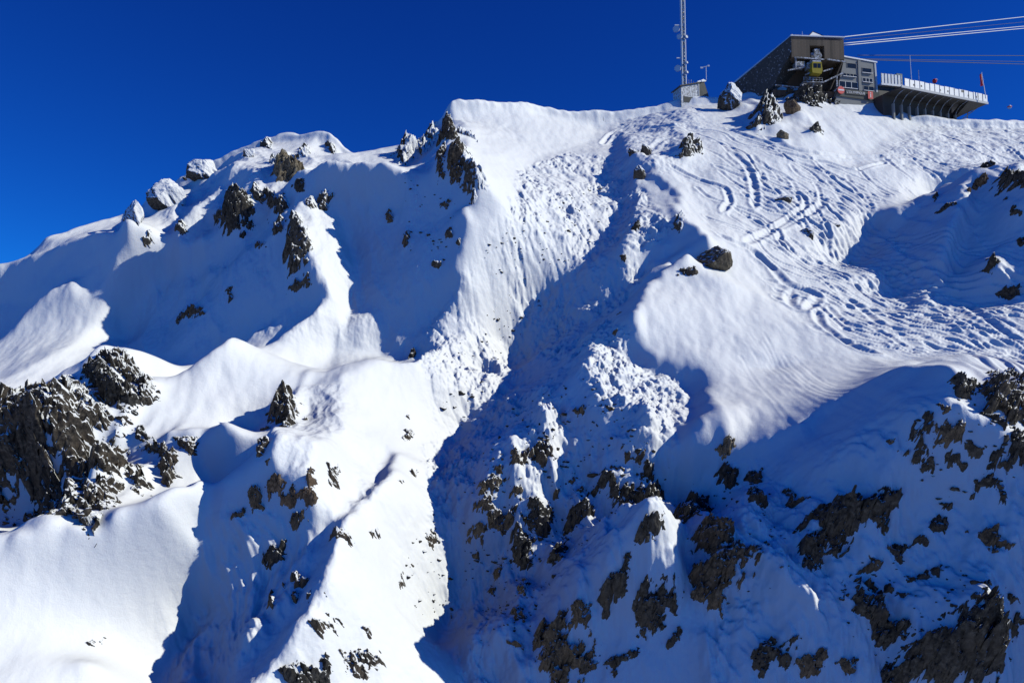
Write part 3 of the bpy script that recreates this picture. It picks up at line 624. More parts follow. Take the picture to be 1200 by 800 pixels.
oc('rock_outcrop', 'thin row of black rocks across the middle of the right snowfield', [[(1060,681),(1075,676),(1088,668),(1090,674),(1070,685)],[(1091,668),(1098,665),(1104,662),(1099,676),(1093,675)]], 1.2, MRB)
oc('rock_outcrop', 'ring of black rocks on the snow near the right edge', [[(1137,628),(1155,626),(1168,634),(1182,643),(1178,653),(1163,653),(1144,643)]], 1.5, MR)
oc('rock_cliff', 'biggest black cliff at the bottom right corner', [[(1044,786),(1062,774),(1080,760),(1102,747),(1120,741),(1135,736),(1170,750),(1171,770),(1150,812),(1048,812)]], 2.8, MRB, 'cliff', None)
oc('rock_outcrop', 'dark rock pair with a lit cap at the bottom, left of the cliff', [[(876,778),(882,765),(889,755),(904,758),(903,775),(892,799),(879,792)],[(905,765),(934,757),(930,770),(919,790),(906,782)]], 1.8, MRB)
oc('rock_outcrop', 'snow dusted rocks at the bottom edge beside the rock pair', [[(929,781),(948,776),(965,773),(961,797),(937,802)],[(974,785),(1002,784),(994,803)]], 1.4, MR)
oc('rock_outcrop', 'small dark rock hooking round a sunlit snow patch on the right', [[(1120,698),(1130,699),(1128,703),(1121,703)],[(1136,707),(1146,703),(1152,695),(1150,707),(1143,712)]], 1.1, MRB)
oc('rock_outcrop', 'dark rock fin low on the right edge above the corner cliff', [[(1156,718),(1166,722),(1177,729),(1197,733),(1189,750),(1176,745),(1168,733)]], 1.6, MRB)
oc('rock_outcrop', 'thin curved rock edge in the right hand snow gully', [[(1173,697),(1178,702),(1184,709),(1193,715),(1184,715),(1176,707)]], .9, MRB)
# right knob
oc('rock_outcrop', 'black rock band in the shade on the left of the right knob', [[(1108,454),(1116,446),(1128,453),(1146,461),(1134,472),(1122,471),(1118,464)],[(1116,474),(1122,472),(1121,480)]], 1.6, MRB)
oc('rock_crag', 'sunlit brown and black crag of the right knob at the edge', [[(1149,470),(1155,463),(1170,472),(1185,478),(1200,484),(1215,492),(1185,502),(1158,496),(1145,488),(1149,478)],[(1176,440),(1187,439),(1186,452),(1179,453)],[(1188,446),(1205,446),(1205,462),(1192,455)],[(1154,446),(1167,445),(1168,454),(1156,456)]], 2.2, MR, 'crag', None)
oc('rock_outcrop', 'dark block under a bright snow ledge below the right knob', [[(1137,500),(1147,498),(1168,502),(1174,511),(1172,521),(1159,518),(1148,511)]], 1.8, MRB)
oc('rock_outcrop', 'straight edged dark slab left of the snow topped black horn', [[(1067,497),(1074,500),(1075,530),(1090,543),(1091,548),(1067,547)],[(1077,495),(1090,494),(1085,517),(1075,520)]], 1.7, MRB)
oc('rock_outcrop', 'pointed black horn with snow on its head right of the slab', [[(1086,508),(1096,515),(1104,517),(1117,521),(1115,538),(1103,533),(1092,525)],[(1092,488),(1104,490),(1110,500),(1098,498)]], 1.9, MR)
oc('rock_outcrop', 'black boat shaped rock below the horn', [[(1100,549),(1116,548),(1132,553),(1129,560),(1117,563),(1107,558)]], 1.4, MRB)
oc('rock_outcrop', 'black jagged rock between the boat shape and the right edge', [[(1120,540),(1128,538),(1147,543),(1144,553),(1132,553)]], 1.4, MRB)
oc('rock_cliff', 'tall dark cliff cut by the right edge below the knob', [[(1142,565),(1165,551),(1183,538),(1185,527),(1215,525),(1215,566),(1192,566),(1183,562),(1165,569),(1150,571)]], 2.4, MRB, 'cliff', None)
oc('rock_outcrop', 'dark slanting rock steps below the tall edge cliff', [[(1139,572),(1149,572),(1162,582),(1178,591),(1177,599),(1158,586)],[(1130,584),(1140,582),(1137,594),(1131,592)]], 1.4, MRB)
oc('rock_outcrop', 'faint rocks in the shade left of the straight edged slab', [[(1034,520),(1045,516),(1050,514),(1046,522),(1038,524)],[(1056,534),(1064,528),(1062,540),(1057,542)],[(1046,530),(1052,527),(1051,532)]], .9, MR)
# right ridge
oc('rock_outcrop', 'smooth grey boulder on the lit edge of the right ridge', [[(1145,201),(1152,194),(1157,196),(1167,206),(1158,205)]], 1.6, MRB)
oc('rock_outcrop', 'brown rock under a lit snow cap on the right ridge', [[(1139,219),(1144,212),(1160,212),(1151,220),(1141,223)],[(1130,226),(1139,219),(1137,228)]], 1.6, MRBROWN)
oc('rock_outcrop', 'dark slabs at the right edge in the ridge shade', [[(1161,224),(1170,216),(1179,209),(1186,216),(1205,215),(1205,227),(1176,228)]], 1.6, MRB)
oc('rock_outcrop', 'narrow black stripe of rock in the shaded ridge snow', [[(1095,251),(1107,246),(1118,239),(1118,244),(1100,253)]], 1.1, MRB)
oc('rock_outcrop', 'small dark rock above the narrow stripe on the ridge', [[(1090,239),(1093,233),(1099,232),(1095,240)]], 1.0, MRB)
oc('rock_outcrop', 'dark rocks low on the right ridge by the edge', [[(1180,250),(1186,247),(1197,255),(1192,260),(1184,256)],[(1172,239),(1178,236),(1179,240)],[(1190,285),(1204,278),(1204,289),(1191,292)]], 1.2, MRB)
oc('rock_outcrop', 'dark stone beside a lit snow hump on the right ridge', [[(1151,315),(1160,304),(1168,311),(1160,323),(1153,323)]], 1.4, MRB)
oc('rock_outcrop', 'flat rock at the foot of the right ridge shade', [[(1168,344),(1182,341),(1194,339),(1196,346),(1185,351),(1170,349)]], 1.2, MRB)
# summit rocks
oc('rock_cliff', 'grey rock band under the station building', [[(914,112),(935,104),(960,105),(982,110),(984,116),(966,122),(955,124),(940,121),(925,118)]], 1.6, MRB, 'cliff', None)
oc('rock_outcrop', 'rime crusted rocks left of the brown summit boulder', [[(881,151),(884,141),(890,133),(900,132),(910,139),(908,146),(895,151),(886,157)]], 2.2, MRH)
oc('rock_outcrop', 'small dark rock with a snow cap on the smooth summit snow', [[(947,158),(952,152),(960,152),(959,161),(950,161)]], 1.1, MRB)
oc('rock_outcrop', 'rough rock at the top left of the ski run', [[(790,186),(802,173),(820,175),(823,182),(802,187)]], 1.4, MRH)
oc('rock_outcrop', 'small stone low on the shaded flank left of the ski run', [[(739,267),(745,260),(751,262),(748,269)]], 1.0, MRB)
oc('rock_outcrop', 'rimed stone above the round boulder left of the ski run', [[(787,270),(790,257),(800,256),(803,268),(795,274)]], 1.3, MRP)
oc('rock_outcrop', 'flat rocks trailing left from the round boulder', [[(790,320),(800,316),(816,316),(818,322),(800,323)]], .9, MR)
oc('rock_outcrop', 'stones on the shaded gully wall left of the ski run', [[(726,300),(733,298),(732,308)],[(718,372),(728,366),(730,374)],[(716,390),(724,388),(720,396)]], .9, MR)
oc('rock_outcrop', 'few small stones in the near snow shoulder at the bottom left', [[(103,752),(110,748),(112,757),(105,756)],[(114,751),(120,748),(119,755)],[(121,747),(126,744),(125,751)],[(-3,712),(2,708),(2,716)]], .6, MR)

# bank the snow up above each face
rocks = []
bank = np.zeros_like(T1.N)
for e in OUT:
    PL = [place_poly(p) for p in e[6]]; rocks.append(PL)
    for P, Y in PL:
        lo, hi = P.min(0), P.max(0); i0, i1 = int(lo[0] - 3 - T1.a0), int(hi[0] + 4 - T1.a0); j0, j1 = int(lo[1] - 3 - T1.b0), int(hi[1] + 4 - T1.b0)
        i0, j0 = max(0, i0), max(0, j0)
        if i1 <= i0 or j1 <= j0: continue
        A, B = T1.A[i0:i1, j0:j1], T1.B[i0:i1, j0:j1]
        bank[i0:i1, j0:j1] = np.maximum(bank[i0:i1, j0:j1], sstep(sdist(P, A, B), -.6, .6) * e[5] / 1.8)
acc = np.zeros(T1.na); BK = np.zeros_like(T1.N)
for j in range(T1.nb):
    ht = np.clip(bank[:, j], 0, 1.6)
    acc = np.where(ht > 0.05, np.minimum(acc + .5 * ht, 3.2 * ht), acc * .90)
    BK[:, j] = acc
RAISE += blur(BK, 1)

# ------------------------------------------------------------------ the face itself: one sheet, fanned so its grid keeps step with distance
bb = []
b_ = -215.0
while b_ < 26:
    bb.append(b_); Yb = P0[1] + b_ * EB[1]; b_ += .00125 * max(Yb, 78) * (1 if b_ > -196 else 2.2) * (1.0 if b_ < 6 else 3.5)
bb = np.array(bb); Yb = np.maximum(P0[1] + bb * EB[1], 84); uu = np.linspace(-1.42, 1.30, 1560)
A = uu[:, None] * (.64 * Yb)[None]; A = np.clip(A, -212, 212); B = np.broadcast_to(bb, A.shape)
N = snow(A, B); W = to_world(A, B, N).reshape(-1, 3)
na, nb = A.shape; q = quads(na, nb)
# carry the sheet on down to the valley all round
ring = np.concatenate([np.arange(na) * nb, (na - 1) * nb + np.arange(1, nb), (np.arange(na - 1)[::-1]) * nb + nb - 1, np.arange(1, nb - 1)[::-1]])
c0 = np.array([0, 170., 0]); d = W[ring] - c0; d[:, 2] = 0; d /= np.linalg.norm(d, axis=1, keepdims=True) + 1e-9
o1 = W[ring] + d * 160; o1[:, 2] = W[ring][:, 2] - 130; o2 = W[ring] + d * 700; o2[:, 2] = -345
k = len(ring); base = len(W); V = np.concatenate([W, o1, o2])
r0, r1, r2 = ring, base + np.arange(k), base + k + np.arange(k); nx = np.roll(np.arange(k), -1)
q2 = np.concatenate([np.stack([r0, r1, r1[nx], r0[nx]], 1), np.stack([r1, r2, r2[nx], r1[nx]], 1)])
slope = mesh_obj('mountain', V, np.concatenate([q, q2]), MS, smooth=True); slope['kind'] = 'structure'
g_ = 24000.; valley = mesh_obj('valley_floor', np.array([[-g_, -g_, -330], [g_, -g_, -330], [g_, g_, -330], [-g_, g_, -330.]]), np.array([[0, 1, 2, 3]]), MS); valley['kind'] = 'structure'

def outcrop(name, label, cat, group, m, h, PL, seed):
    Vs, Fs, off = [], [], 0
    for P, Y in PL:
        st = max(.075, .00085 * Y); lo, hi = P.min(0) - 2.2, P.max(0) + 2.2
        a = np.arange(lo[0], hi[0], st); b = np.arange(lo[1], hi[1], st)
        if len(a) < 4 or len(b) < 4: continue
        A, B = np.meshgrid(a, b, indexing='ij')
        size = math.sqrt(max(np.ptp(P[:, 0]) * np.ptp(P[:, 1]), .3))
        wob = min(.55, .10 * size)
        wa = A + .35 * perlin(A / 1.3, B / 1.3, seed); wb = B + .35 * perlin(A / 1.3, B / 1.3, seed + 9)
        sd = sdist(P, A + wob * 1.6 * fbm(A / (1.2 + .15 * size), B / (1.2 + .15 * size), seed + 3, 4, .65), B + wob * 1.6 * fbm(A / (1.2 + .15 * size), B / (1.2 + .15 * size), seed + 5, 4, .65))
        s1 = min(3.4, 1.0 + .12 * size); v1, c1 = blocks(wa / s1, wb / (s1 * .8), seed, 1.1); v2, c2 = blocks(wa / (.36 * s1) + .3 * wb, wb / (.3 * s1), seed + 20, 1.0); v3, c3 = blocks(wa / (.15 * s1), wb / (.12 * s1), seed + 40, .9)
        amp = min(2.1, .38 + .15 * size) * min(1.2, h / 1.8)
        rel = amp * (1.15 * v1 + .55 * v2 + .22 * v3) - .22 * c1 - .10 * c2 + .10 * fbm(A / .5, B / .5, seed + 7, 3)
        lam = .9 + .11 * size * 1.4; ph = -(B + .28 * A) / lam + .55 * fbm(A / 2.6, B / 2.6, seed + 11, 3) + .35 * v1; saw = ph - np.floor(ph)
        rel += .50 * lam * (saw - .5) * sstep(perlin(A / 3.5, B / 3.5, seed + 13), -.45, .25)        # ledges
        edge = np.clip(sd / max(.25, .16 * size), -1.6, 1.0)
        n = snow(A, B) + np.where(edge > 0, .9 * edge * min(2.1, .4 + .18 * size), .62 * edge) + rel * sstep(edge, -1.5, .4) - .05
        low = snow(A, B)
        kf = (n > low - .35); kf = kf[:-1, :-1] | kf[1:, :-1] | kf[1:, 1:] | kf[:-1, 1:]
        sx = .22 * amp * (v2 + .6 * v3); 
        Wd = to_world(A + sx, B + .25 * amp * v2, n).reshape(-1, 3)
        q = quads(len(a), len(b), kf)
        if len(q) == 0: continue
        Vc, qc = compact(Wd, q); Vs.append(Vc); Fs.append(qc + off); off += len(Vc)
    V = np.concatenate(Vs); F = np.concatenate(Fs); c = V.mean(0)
    o = mesh_obj(name, V - c, F, m); o.location = c
    return tag(o, label, cat, group)
ORD = ['leftmost', 'second from left', 'third from left', 'fourth from left', 'fifth from left', 'sixth from left', 'seventh from left']
def ordinal(i, n):
    return ('left one' if i == 0 else 'right one') if n == 2 else ('rightmost' if i == n - 1 else ORD[i])
for k, (e, PL) in enumerate(zip(OUT, rocks)):
    name, label, cat, grp, m, h, polys = e
    if len(PL) == 1:
        outcrop(name, label, cat, grp, m, h, PL, 100 + 7 * k)
    elif grp is None:                                  # one crag or cliff of several faces
        c = to_world(*(lambda ab: (ab[0], ab[1], T1.bil(T1.N, ab[0], ab[1])))(PL[0][0].mean(0)))
        root = tag(empty(name, c), label, cat, grp)
        for i, P_ in enumerate(PL):
            o = outcrop('rock_face', None, None, None, m, h, [P_], 100 + 7 * k + 131 * i)
            o.location = o.location - root.location; o.parent = root
    else:                                              # separate rocks
        order = sorted(range(len(PL)), key=lambda i: np.mean([p[0] for p in polys[i]]))
        for r_, i in enumerate(order):
            outcrop(name, label + ', ' + ordinal(r_, len(PL)), cat, label, m, h, [PL[i]], 100 + 7 * k + 131 * i)
# ------------------------------------------------------------------ small builders
class MB:
    def __init__(s): s.V = []; s.F = []
    def add(s, V, F):
        o = len(s.V); s.V += [tuple(v) for v in V]; s.F += [tuple(i + o for i in f) for f in F]; return s
    def box(s, x0, x1, y0, y1, z0, z1):
        V = [(x, y, z) for x in (x0, x1) for y in (y0, y1) for z in (z0, z1)]
        return s.add(V, [(0, 1, 3, 2), (4, 6, 7, 5), (0, 4, 5, 1), (2, 3, 7, 6), (0, 2, 6, 4), (1, 5, 7, 3)])
    def prism(s, pts, d):
        """polygon pts extruded by vector d"""
        n = len(pts); V = list(pts) + [tuple(p[i] + d[i] for i in range(3)) for p in pts]
        return s.add(V, [tuple(range(n)), tuple(range(2 * n - 1, n - 1, -1))] + [(i, i + n, (i + 1) % n + n, (i + 1) % n) for i in range(n)])
    def bar(s, p, q, w, h=None):
        """square bar from p to q"""
        h = h or w; p, q = Vector(p), Vector(q); d = (q - p).normalized(); u = d.cross(Vector((0, 0, 1)))
        u = u.normalized() if u.length > 1e-4 else Vector((1, 0, 0)); v = u.cross(d)
        V = [e + u * a * w / 2 + v * b * h / 2 for e in (p, q) for a, b in ((-1, -1), (1, -1), (1, 1), (-1, 1))]
        return s.add(V, [(3, 2, 1, 0), (4, 5, 6, 7)] + [(i, (i + 1) % 4, (i + 1) % 4 + 4, i + 4) for i in range(4)])
    def tube(s, pts, r, n=8, cap=True):
        pts = [Vector(p) for p in pts]; rings = []; k = len(pts)
        rr = r if isinstance(r, (list, tuple)) else [r] * k
        for i, p in enumerate(pts):
            d = (pts[min(i + 1, k - 1)] - pts[max(i - 1, 0)]).normalized(); u = d.cross(Vector((0, 0, 1)))
            u = u.normalized() if u.length > 1e-3 else Vector((1, 0, 0)); v = u.cross(d)
            rings.append([p + (u * math.cos(2 * math.pi * j / n) + v * math.sin(2 * math.pi * j / n)) * rr[i] for j in range(n)])
        V = [p for r_ in rings for p in r_]; F = [(i * n + j, i * n + (j + 1) % n, (i + 1) * n + (j + 1) % n, (i + 1) * n + j) for i in range(k - 1) for j in range(n)]
        if cap: F += [tuple(range(n - 1, -1, -1)), tuple((k - 1) * n + j for j in range(n))]
        return s.add(V, F)
    def lathe(s, c, axis, prof, n=20):
        """prof: (distance along axis, radius)"""
        c = Vector(c); d = Vector(axis).normalized(); u = d.cross(Vector((0, 0, 1))); u = u.normalized() if u.length > 1e-3 else Vector((1, 0, 0)); v = u.cross(d); k = len(prof)
        V = [c + d * t + (u * math.cos(2 * math.pi * j / n) + v * math.sin(2 * math.pi * j / n)) * max(r, 1e-3) for t, r in prof for j in range(n)]
        return s.add(V, [(i * n + j, i * n + (j + 1) % n, (i + 1) * n + (j + 1) % n, (i + 1) * n + j) for i in range(k - 1) for j in range(n)])
    def build(s, name, m, parent=None, smooth=False):
        o = mesh_obj(name, s.V, s.F, m, parent, smooth)
        b = bmesh.new(); b.from_mesh(o.data); bmesh.ops.recalc_face_normals(b, faces=b.faces); b.to_mesh(o.data); b.free(); return o
def boards_material(name, c1, c2, scale, axis=0):
    m, nt, p = mat(name); g = NT(nt); sx = g.n('ShaderNodeSeparateXYZ'); g.l(g.tc.outputs['Object'], sx.inputs[0])
    wv = g.n('ShaderNodeTexWhiteNoise'); wv.noise_dimensions = '1D'; g.l(g.math('FLOOR', g.math('MULTIPLY', sx.outputs[axis], scale)), wv.inputs['W'])
    f = g.math('ADD', g.math('MULTIPLY', wv.outputs['Value'], .7), g.math('MULTIPLY', g.noise(2, 4), .5))
    g.l(g.mix(g.math('MINIMUM', f, 1), c1, c2), p.inputs['Base Color']); p.inputs['Roughness'].default_value = .8
    g.l(g.bump(g.math('FRACT', g.math('MULTIPLY', sx.outputs[axis], scale)), .5, .05), p.inputs['Normal']); return m
def frosted(name, c, amount, rough=.6):
    """dark thing with rime caught on it in patches"""
    m, nt, p = mat(name); g = NT(nt); f = g.ramp(g.noise(1.7, 5, .65), (amount - .08, (1, 1, 1)), (amount + .08, (0, 0, 0)))
    g.l(g.mix(f, tuple(c), (.80, .82, .84)), p.inputs['Base Color']); p.inputs['Roughness'].default_value = rough; return m
M_TIMBER = boards_material('weathered_boards', (.035, .028, .022), (.11, .085, .065), 1.1)
M_DARKBOARD = boards_material('dark_boards', (.018, .014, .012), (.06, .045, .036), 1.4)
M_HULL = frosted('black_sheeting', (.020, .024, .028), .33, .55)
M_STEEL = frosted('rimed_steel', (.10, .10, .10), .46)
M_RIME = plain('rime', (.80, .82, .84), .7, 0, .15, 3)
M_MASTRIME = frosted('rimed_lattice', (.20, .20, .20), .66)
M_CONC = plain('grey_render', (.22, .225, .22), .85, 0, .16, .8)
M_CONCD = plain('dark_base', (.055, .06, .06), .8, 0, .3, .8)
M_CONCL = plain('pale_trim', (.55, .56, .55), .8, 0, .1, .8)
M_GLASS = plain('dark_glass', (.012, .018, .024), .12, 0, .2, 1)
M_PANEL = frosted('frosted_panel', (.62, .66, .67), .60, .4)
M_DARK = plain('dark_steel', (.02, .02, .022), .6, 0, .3, 1)
M_RED = plain('red_paint', (.60, .02, .03), .5, 0, .1, 2)
M_WHITE = plain('white_paint', (.78, .78, .78), .5, 0, .05, 2)
M_YEL = plain('yellow_paint', (.36, .28, .01), .4, 0, .1, 1)
M_HUT = frosted('frosted_hut_wall', (.20, .215, .225), .50)
M_CABLE = plain('dark_cable', (.012, .016, .04), .6, 0, .2, 1)
M_SNOWCAP = MS

# ------------------------------------------------------------------ cable car station
P = at_Y(960, 105, 232.0); ST = Vector(P)
st = tag(empty('cable_car_station', ST, R(4)), 'dark cable car station with a timber fronted upper box and open dock on the summit', 'station')
s_, c_ = 17.0, 11.5
def hp(x, z): return (x, max(0, (-8 - x)) / s_ * c_, z)
hull = MB().prism([hp(-8, 16.2), hp(-8, 11.3), hp(-10.4, 6.8), hp(-12.6, 2.0), hp(-14.5, .4), hp(-23.5, -3.2), hp(-25.2, 2.7)], (11.0, 13, 0))
hull.build('side_wall', M_HULL, st)
MB().prism([hp(-7.7, 16.75), hp(-8.0, 16.22), hp(-25.6, 2.6), hp(-25.9, 3.0)], (11.0, 13, 0)).build('roof', M_SNOWCAP, st)
seam = MB()
for k in range(1, 9):
    x = -8 - k * 1.9; zt = 16.2 - (-8 - x) * (13.5 / 17.2) - .3; zb = max(-3, 11 - (-8 - x) * 1.95) if x > -14.6 else .3 - (-14.5 - x) * .4
    y = (-8 - x) / s_ * c_ - .06; seam.bar((x, y, zb + .3), (x, y, zt), .12)
seam.build('wall_seams', plain('seam', (.035, .04, .045), .6), st)
fb = MB(); fb.box(-8, -2.4, 0, 14, 9.6, 16); fb.box(2.0, 8, .0, 14, 9.4, 15.4); fb.box(-2.4, 2.0, .0, 14, 13.4, 15.7); fb.box(-2.4, 2.0, 5, 14, 9.5, 13.4)
fb.build('upper_cladding', M_TIMBER, st)
MB().box(-8.3, 8.3, -.35, 14, 16.003, 16.35).add([(-8.3, -.35, 16.35), (8.3, -.35, 16.35), (8.3, 14, 16.35), (-8.3, 14, 16.35)], [(0, 1, 2, 3)]).build('roof_snow', M_SNOWCAP, st)
sk_ = MB().add([(-2.6, -.1, 16.36), (1.9, -.1, 16.36), (1.9, 4.4, 16.36), (-2.6, 4.4, 16.36), (-.35, 2.1, 18.7)], [(0, 1, 4), (1, 2, 4), (2, 3, 4), (3, 0, 4)]); sk_.build('skylight', M_SNOWCAP, st)
fr_ = MB()
for a in ((-2.6, -.1), (1.9, -.1), (1.9, 4.4), (-2.6, 4.4)): fr_.bar((a[0], a[1], 16.4), (-.35, 2.1, 18.75), .16)
fr_.build('skylight_frame', M_DARK, st)
MB().box(-13, 9, 2.5, 10, -1.2, .6).build('dock_floor', M_DARKBOARD, st)
MB().box(-9.5, 7.2, 8, 8.6, .6, 9.5).build('dock_back_wall', M_DARKBOARD, st)
MB().prism([(7.9, 1, 9.4), (7.9, 9, 9.4), (3.8, 9, .6), (3.8, 1, .6)], (.35, 0, 0)).build('dock_side_wall', M_DARKBOARD, st)
MB().prism([(2.0, 5.5, .6), (7.0, 5.5, .6), (7.6, 5.5, 6.2), (3.2, 5.5, 4.2), (2, 5.5, 3)], (0, .3, 0)).build('timber_screen', M_DARKBOARD, st)
def beam(p, q, w=.45): return MB().bar(p, q, w).build('beam', M_STEEL, st)
for p, q in [((-7.4, -.6, 9.3), (1.6, -.6, 8.9)), ((2.4, -.6, 9.0), (8.2, -.6, 8.4)), ((-9.4, -.3, 5.4), (-4.2, -.3, 6.6)), ((-4, .3, 4.4), (-.6, .3, 6.1)), ((1.4, .2, 5.6), (4.4, .2, 6.6)), ((1.2, .2, 2.2), (7.9, .2, 5.5)), ((-12.6, 1.5, 1.6), (-4.5, 1.5, .9)), ((-4.5, 1.5, .9), (-2.6, 1.5, 2.4)), ((5.2, 1.4, .2), (7.4, 1.4, 1.8)), ((-2.2, .2, 9.0), (-2.2, .2, 7.0)), ((5.6, .3, 1.2), (5.6, .3, 4.4)), ((-7, -.3, 9.1), (-7, -.3, 6.2))]: beam(p, q, .38)
mach = MB(); mach.box(-1.8, 1.2, .8, 4, 8.3, 11.6); mach.box(-.9, .8, .4, 2, 11.6, 12.7); mach.lathe((-.1, -.1, 10.4), (0, 1, 0), [(0, .2), (0, 1.25), (.4, 1.25), (.4, .2)]); mach.box(-6.5, -3.9, .4, 3, 7, 8.6); mach.box(-3.3, -1.6, .2, 2, 6.3, 8.2)
mach.build('cable_machinery', M_STEEL, st)
pl = MB(); pl.box(-4.8, 1.0, -.3, 2.4, 2.0, 2.3); pl.build('platform', M_STEEL, st)
rl = MB()
for k in range(7): rl.bar((-4.7 + k * .94, -.25, 2.3), (-4.7 + k * .94, -.25, 3.5), .12)
for z in (2.9, 3.5): rl.bar((-4.8, -.25, z), (1.0, -.25, z), .13)
rl.build('platform_railing', M_STEEL, st)
for k in (-4.6, -1.5, .7): MB().bar((k, .4, 2.0), (k * .8 - .6, 2.6, -.3), .3).build('strut', M_STEEL, st)
MB().tube([(-3.7, 2, 16.3), (-3.7, 2, 18.6)], .06, 6).build('antenna', M_RIME, st)
# cabin waiting in the dock
cb = tag(empty('cable_car_cabin', ST + Matrix.Rotation(R(4), 3, 'Z') @ Vector((-1.0, -1.4, 4.2)), R(4)), 'small yellow cable car cabin hanging in the open dock of the station', 'cabin')
b = MB(); b.prism([(-1.5, 0, .3), (1.2, 0, 0), (1.6, 0, 1.2), (1.3, 0, 3.6), (-1.4, 0, 3.7), (-1.6, 0, 1.4)], (0, 2.2, 0)); b.build('body', M_YEL, cb)
for x0, x1 in ((-1.15, -.1), (.1, 1.05)): MB().box(x0, x1, -.04, .02, 1.75, 3.1).build('window', M_GLASS, cb)
MB().bar((-.1, 1.1, 3.6), (-.1, 1.1, 6.3), .22).build('hanger', M_STEEL, cb)
MB().box(-1.3, 1.2, .1, 2.1, 3.72, 4.0).build('roof_snow', M_SNOWCAP, cb)

# ------------------------------------------------------------------ stone restaurant block
rb = tag(empty('restaurant_building', ST + Vector((0, .4, 0)), R(13)), 'grey rendered block with three rows of windows between station and terrace', 'building')
rb.scale = (1.13, 1, 1)
w = MB(); w.prism([(4.4, 0, -4.5), (18.0, 0, -4.5), (17.4, 0, 10.2), (8.0, 0, 10.9)], (0, 11, 0)); w.build('wall', M_CONC, rb)
MB().prism([(7.6, -.25, 10.92), (17.8, -.25, 10.22), (17.8, -.25, 10.65), (7.6, -.25, 11.35)], (0, 11.6, 0)).build('roof_snow', M_SNOWCAP, rb)
MB().box(11.9, 12.7, -.30, 0.002, -.5, 10.3).build('pilaster', M_CONC, rb)
MB().prism([(17.3, -.16, -1), (17.86, -.16, -1), (17.43, -.16, 10.15), (16.95, -.16, 10.2)], (0, .155, 0)).build('lit_edge_strip', M_CONCL, rb)  # pale strip added in place of the sunlit wall edge
MB().prism([(4.9, -.34, -1.3), (18.05, -.34, -1.8), (18.0, -.34, 1.0), (5.6, -.34, .9)], (0, .33, 0)).build('base_band', M_CONCD, rb)
def window(x0, x1, z0, z1, n, sill=True):
    f = MB(); f.box(x0 - .12, x1 + .12, -.10, .0, z1, z1 + .12); f.box(x0 - .12, x0, -.10, .0, z0, z1); f.box(x1, x1 + .12, -.10, .0, z0, z1)
    for k in range(1, n): xx = x0 + (x1 - x0) * k / n; f.box(xx - .09, xx + .09, -.10, -.012, z0, z1)
    o = f.build('window', M_CONCL if n == 3 else M_CONC, rb)
    MB().box(x0, x1, -.035, -.004, z0, z1).build('pane', M_GLASS, o)
    if sill: MB().prism([(x0 - .2, -.02, z0 - .02), (x0 - .2, -.55, z0 - .02), (x0 - .2, -.5, z0 + .12), (x0 - .2, -.05, z0 + .3)], (x1 - x0 + .4 - rng.uniform(0, .6), 0, 0)).build('sill_snow', M_SNOWCAP, o)
window(8.7, 11.4, 7.8, 9.2, 1, False); window(7.4, 11.5, 4.9, 5.9, 4); window(6.2, 11.6, 1.3, 3.4, 3)
window(13.2, 16.0, 6.6, 8.2, 1); window(13.3, 16.2, 3.7, 5.1, 3); window(13.5, 16.4, 1.1, 2.6, 2)
# signs
RB = Matrix.Rotation(R(13), 3, 'Z')
sg = tag(empty('restaurant_sign', rb.location + RB @ Vector((.9, -.1, 0)), R(13)), 'dark fascia with the restaurant name in white letters on the grey block', 'sign')
MB().box(7.9, 14.4, -.42, -.352, -.55, .75).build('board', M_CONCD, sg)
tcu = bpy.data.curves.new('lettering', 'FONT'); tcu.body = "L'OLYMPIQUE"; tcu.size = 1.02; tcu.extrude = .02
to = bpy.data.objects.new('lettering', tcu); COL.objects.link(to); bpy.context.view_layer.update()
me = bpy.data.meshes.new_from_object(to.evaluated_get(bpy.context.evaluated_depsgraph_get())); bpy.data.objects.remove(to)
lt = bpy.data.objects.new('lettering', me); COL.objects.link(lt); me.materials.clear(); me.materials.append(M_WHITE); lt.parent = sg; lt.location = (8.1, -.45, -.25); lt.rotation_euler = (R(90), 0, 0)
rd = tag(empty('round_sign', rb.location + RB @ Vector((7.0, -.75, .35)), R(13)), 'round red sign with a white band at the left end of the fascia', 'sign')
MB().lathe((0, 0, 0), (0, 1, 0), [(0, 0), (0, 1.15), (.22, 1.15), (.22, 0)], 28).build('disc', M_RED, rd)
MB().box(-.95, .95, -.03, -.004, -.2, .22).build('white_band', M_WHITE, rd)
rs = tag(empty('banner_sign', rb.location + RB @ Vector((16.9, -.85, -.35)), R(13)), 'upright red banner sign with a white mark right of the fascia letters', 'sign')
MB().box(-.85, .85, 0, .12, -1.15, 1.1).build('panel', M_RED, rs)
MB().box(-.14, .12, -.03, -.004, -.75, .35).box(-.16, .14, -.03, -.004, .5, .8).build('white_mark', M_WHITE, rs)

# ------------------------------------------------------------------ terrace on brackets
L0 = Vector(at_Y(1060, 101.5, 228.0)); z0 = L0.z
def on_level(px, py, z):
    r = ray(px, py); return Vector(r * (z / r[2]))
R0 = on_level(1157, 120.5, z0); dx = (R0 - L0); ang = math.atan2(dx.y, dx.x); Ld = dx.length
te = tag(empty('sun_terrace', L0, ang), 'long cantilevered terrace with pale frosted screens on curved brackets, right of grey block', 'terrace')
MB().box(-1.2, Ld, 0, 10, -.45, 0).build('deck', M_DARK, te)
MB().box(-1.4, Ld + .15, -.25, -.003, -.55, .12).build('edge_beam', M_CONCL, te)
nP = 17
for k in range(nP):
    x0 = Ld * k / nP; x1 = Ld * (k + 1) / nP; z = 2.45 - .12 * (k % 3 == 1)
    MB().box(x0 + .02, x1 - .02, -.10, -.04, .16, z).build('glass_panel', M_PANEL, te)
    MB().box(x0 - .04, x0 + .04, -.2, -.105, .124, 2.5).build('railing_post', M_STEEL, te)
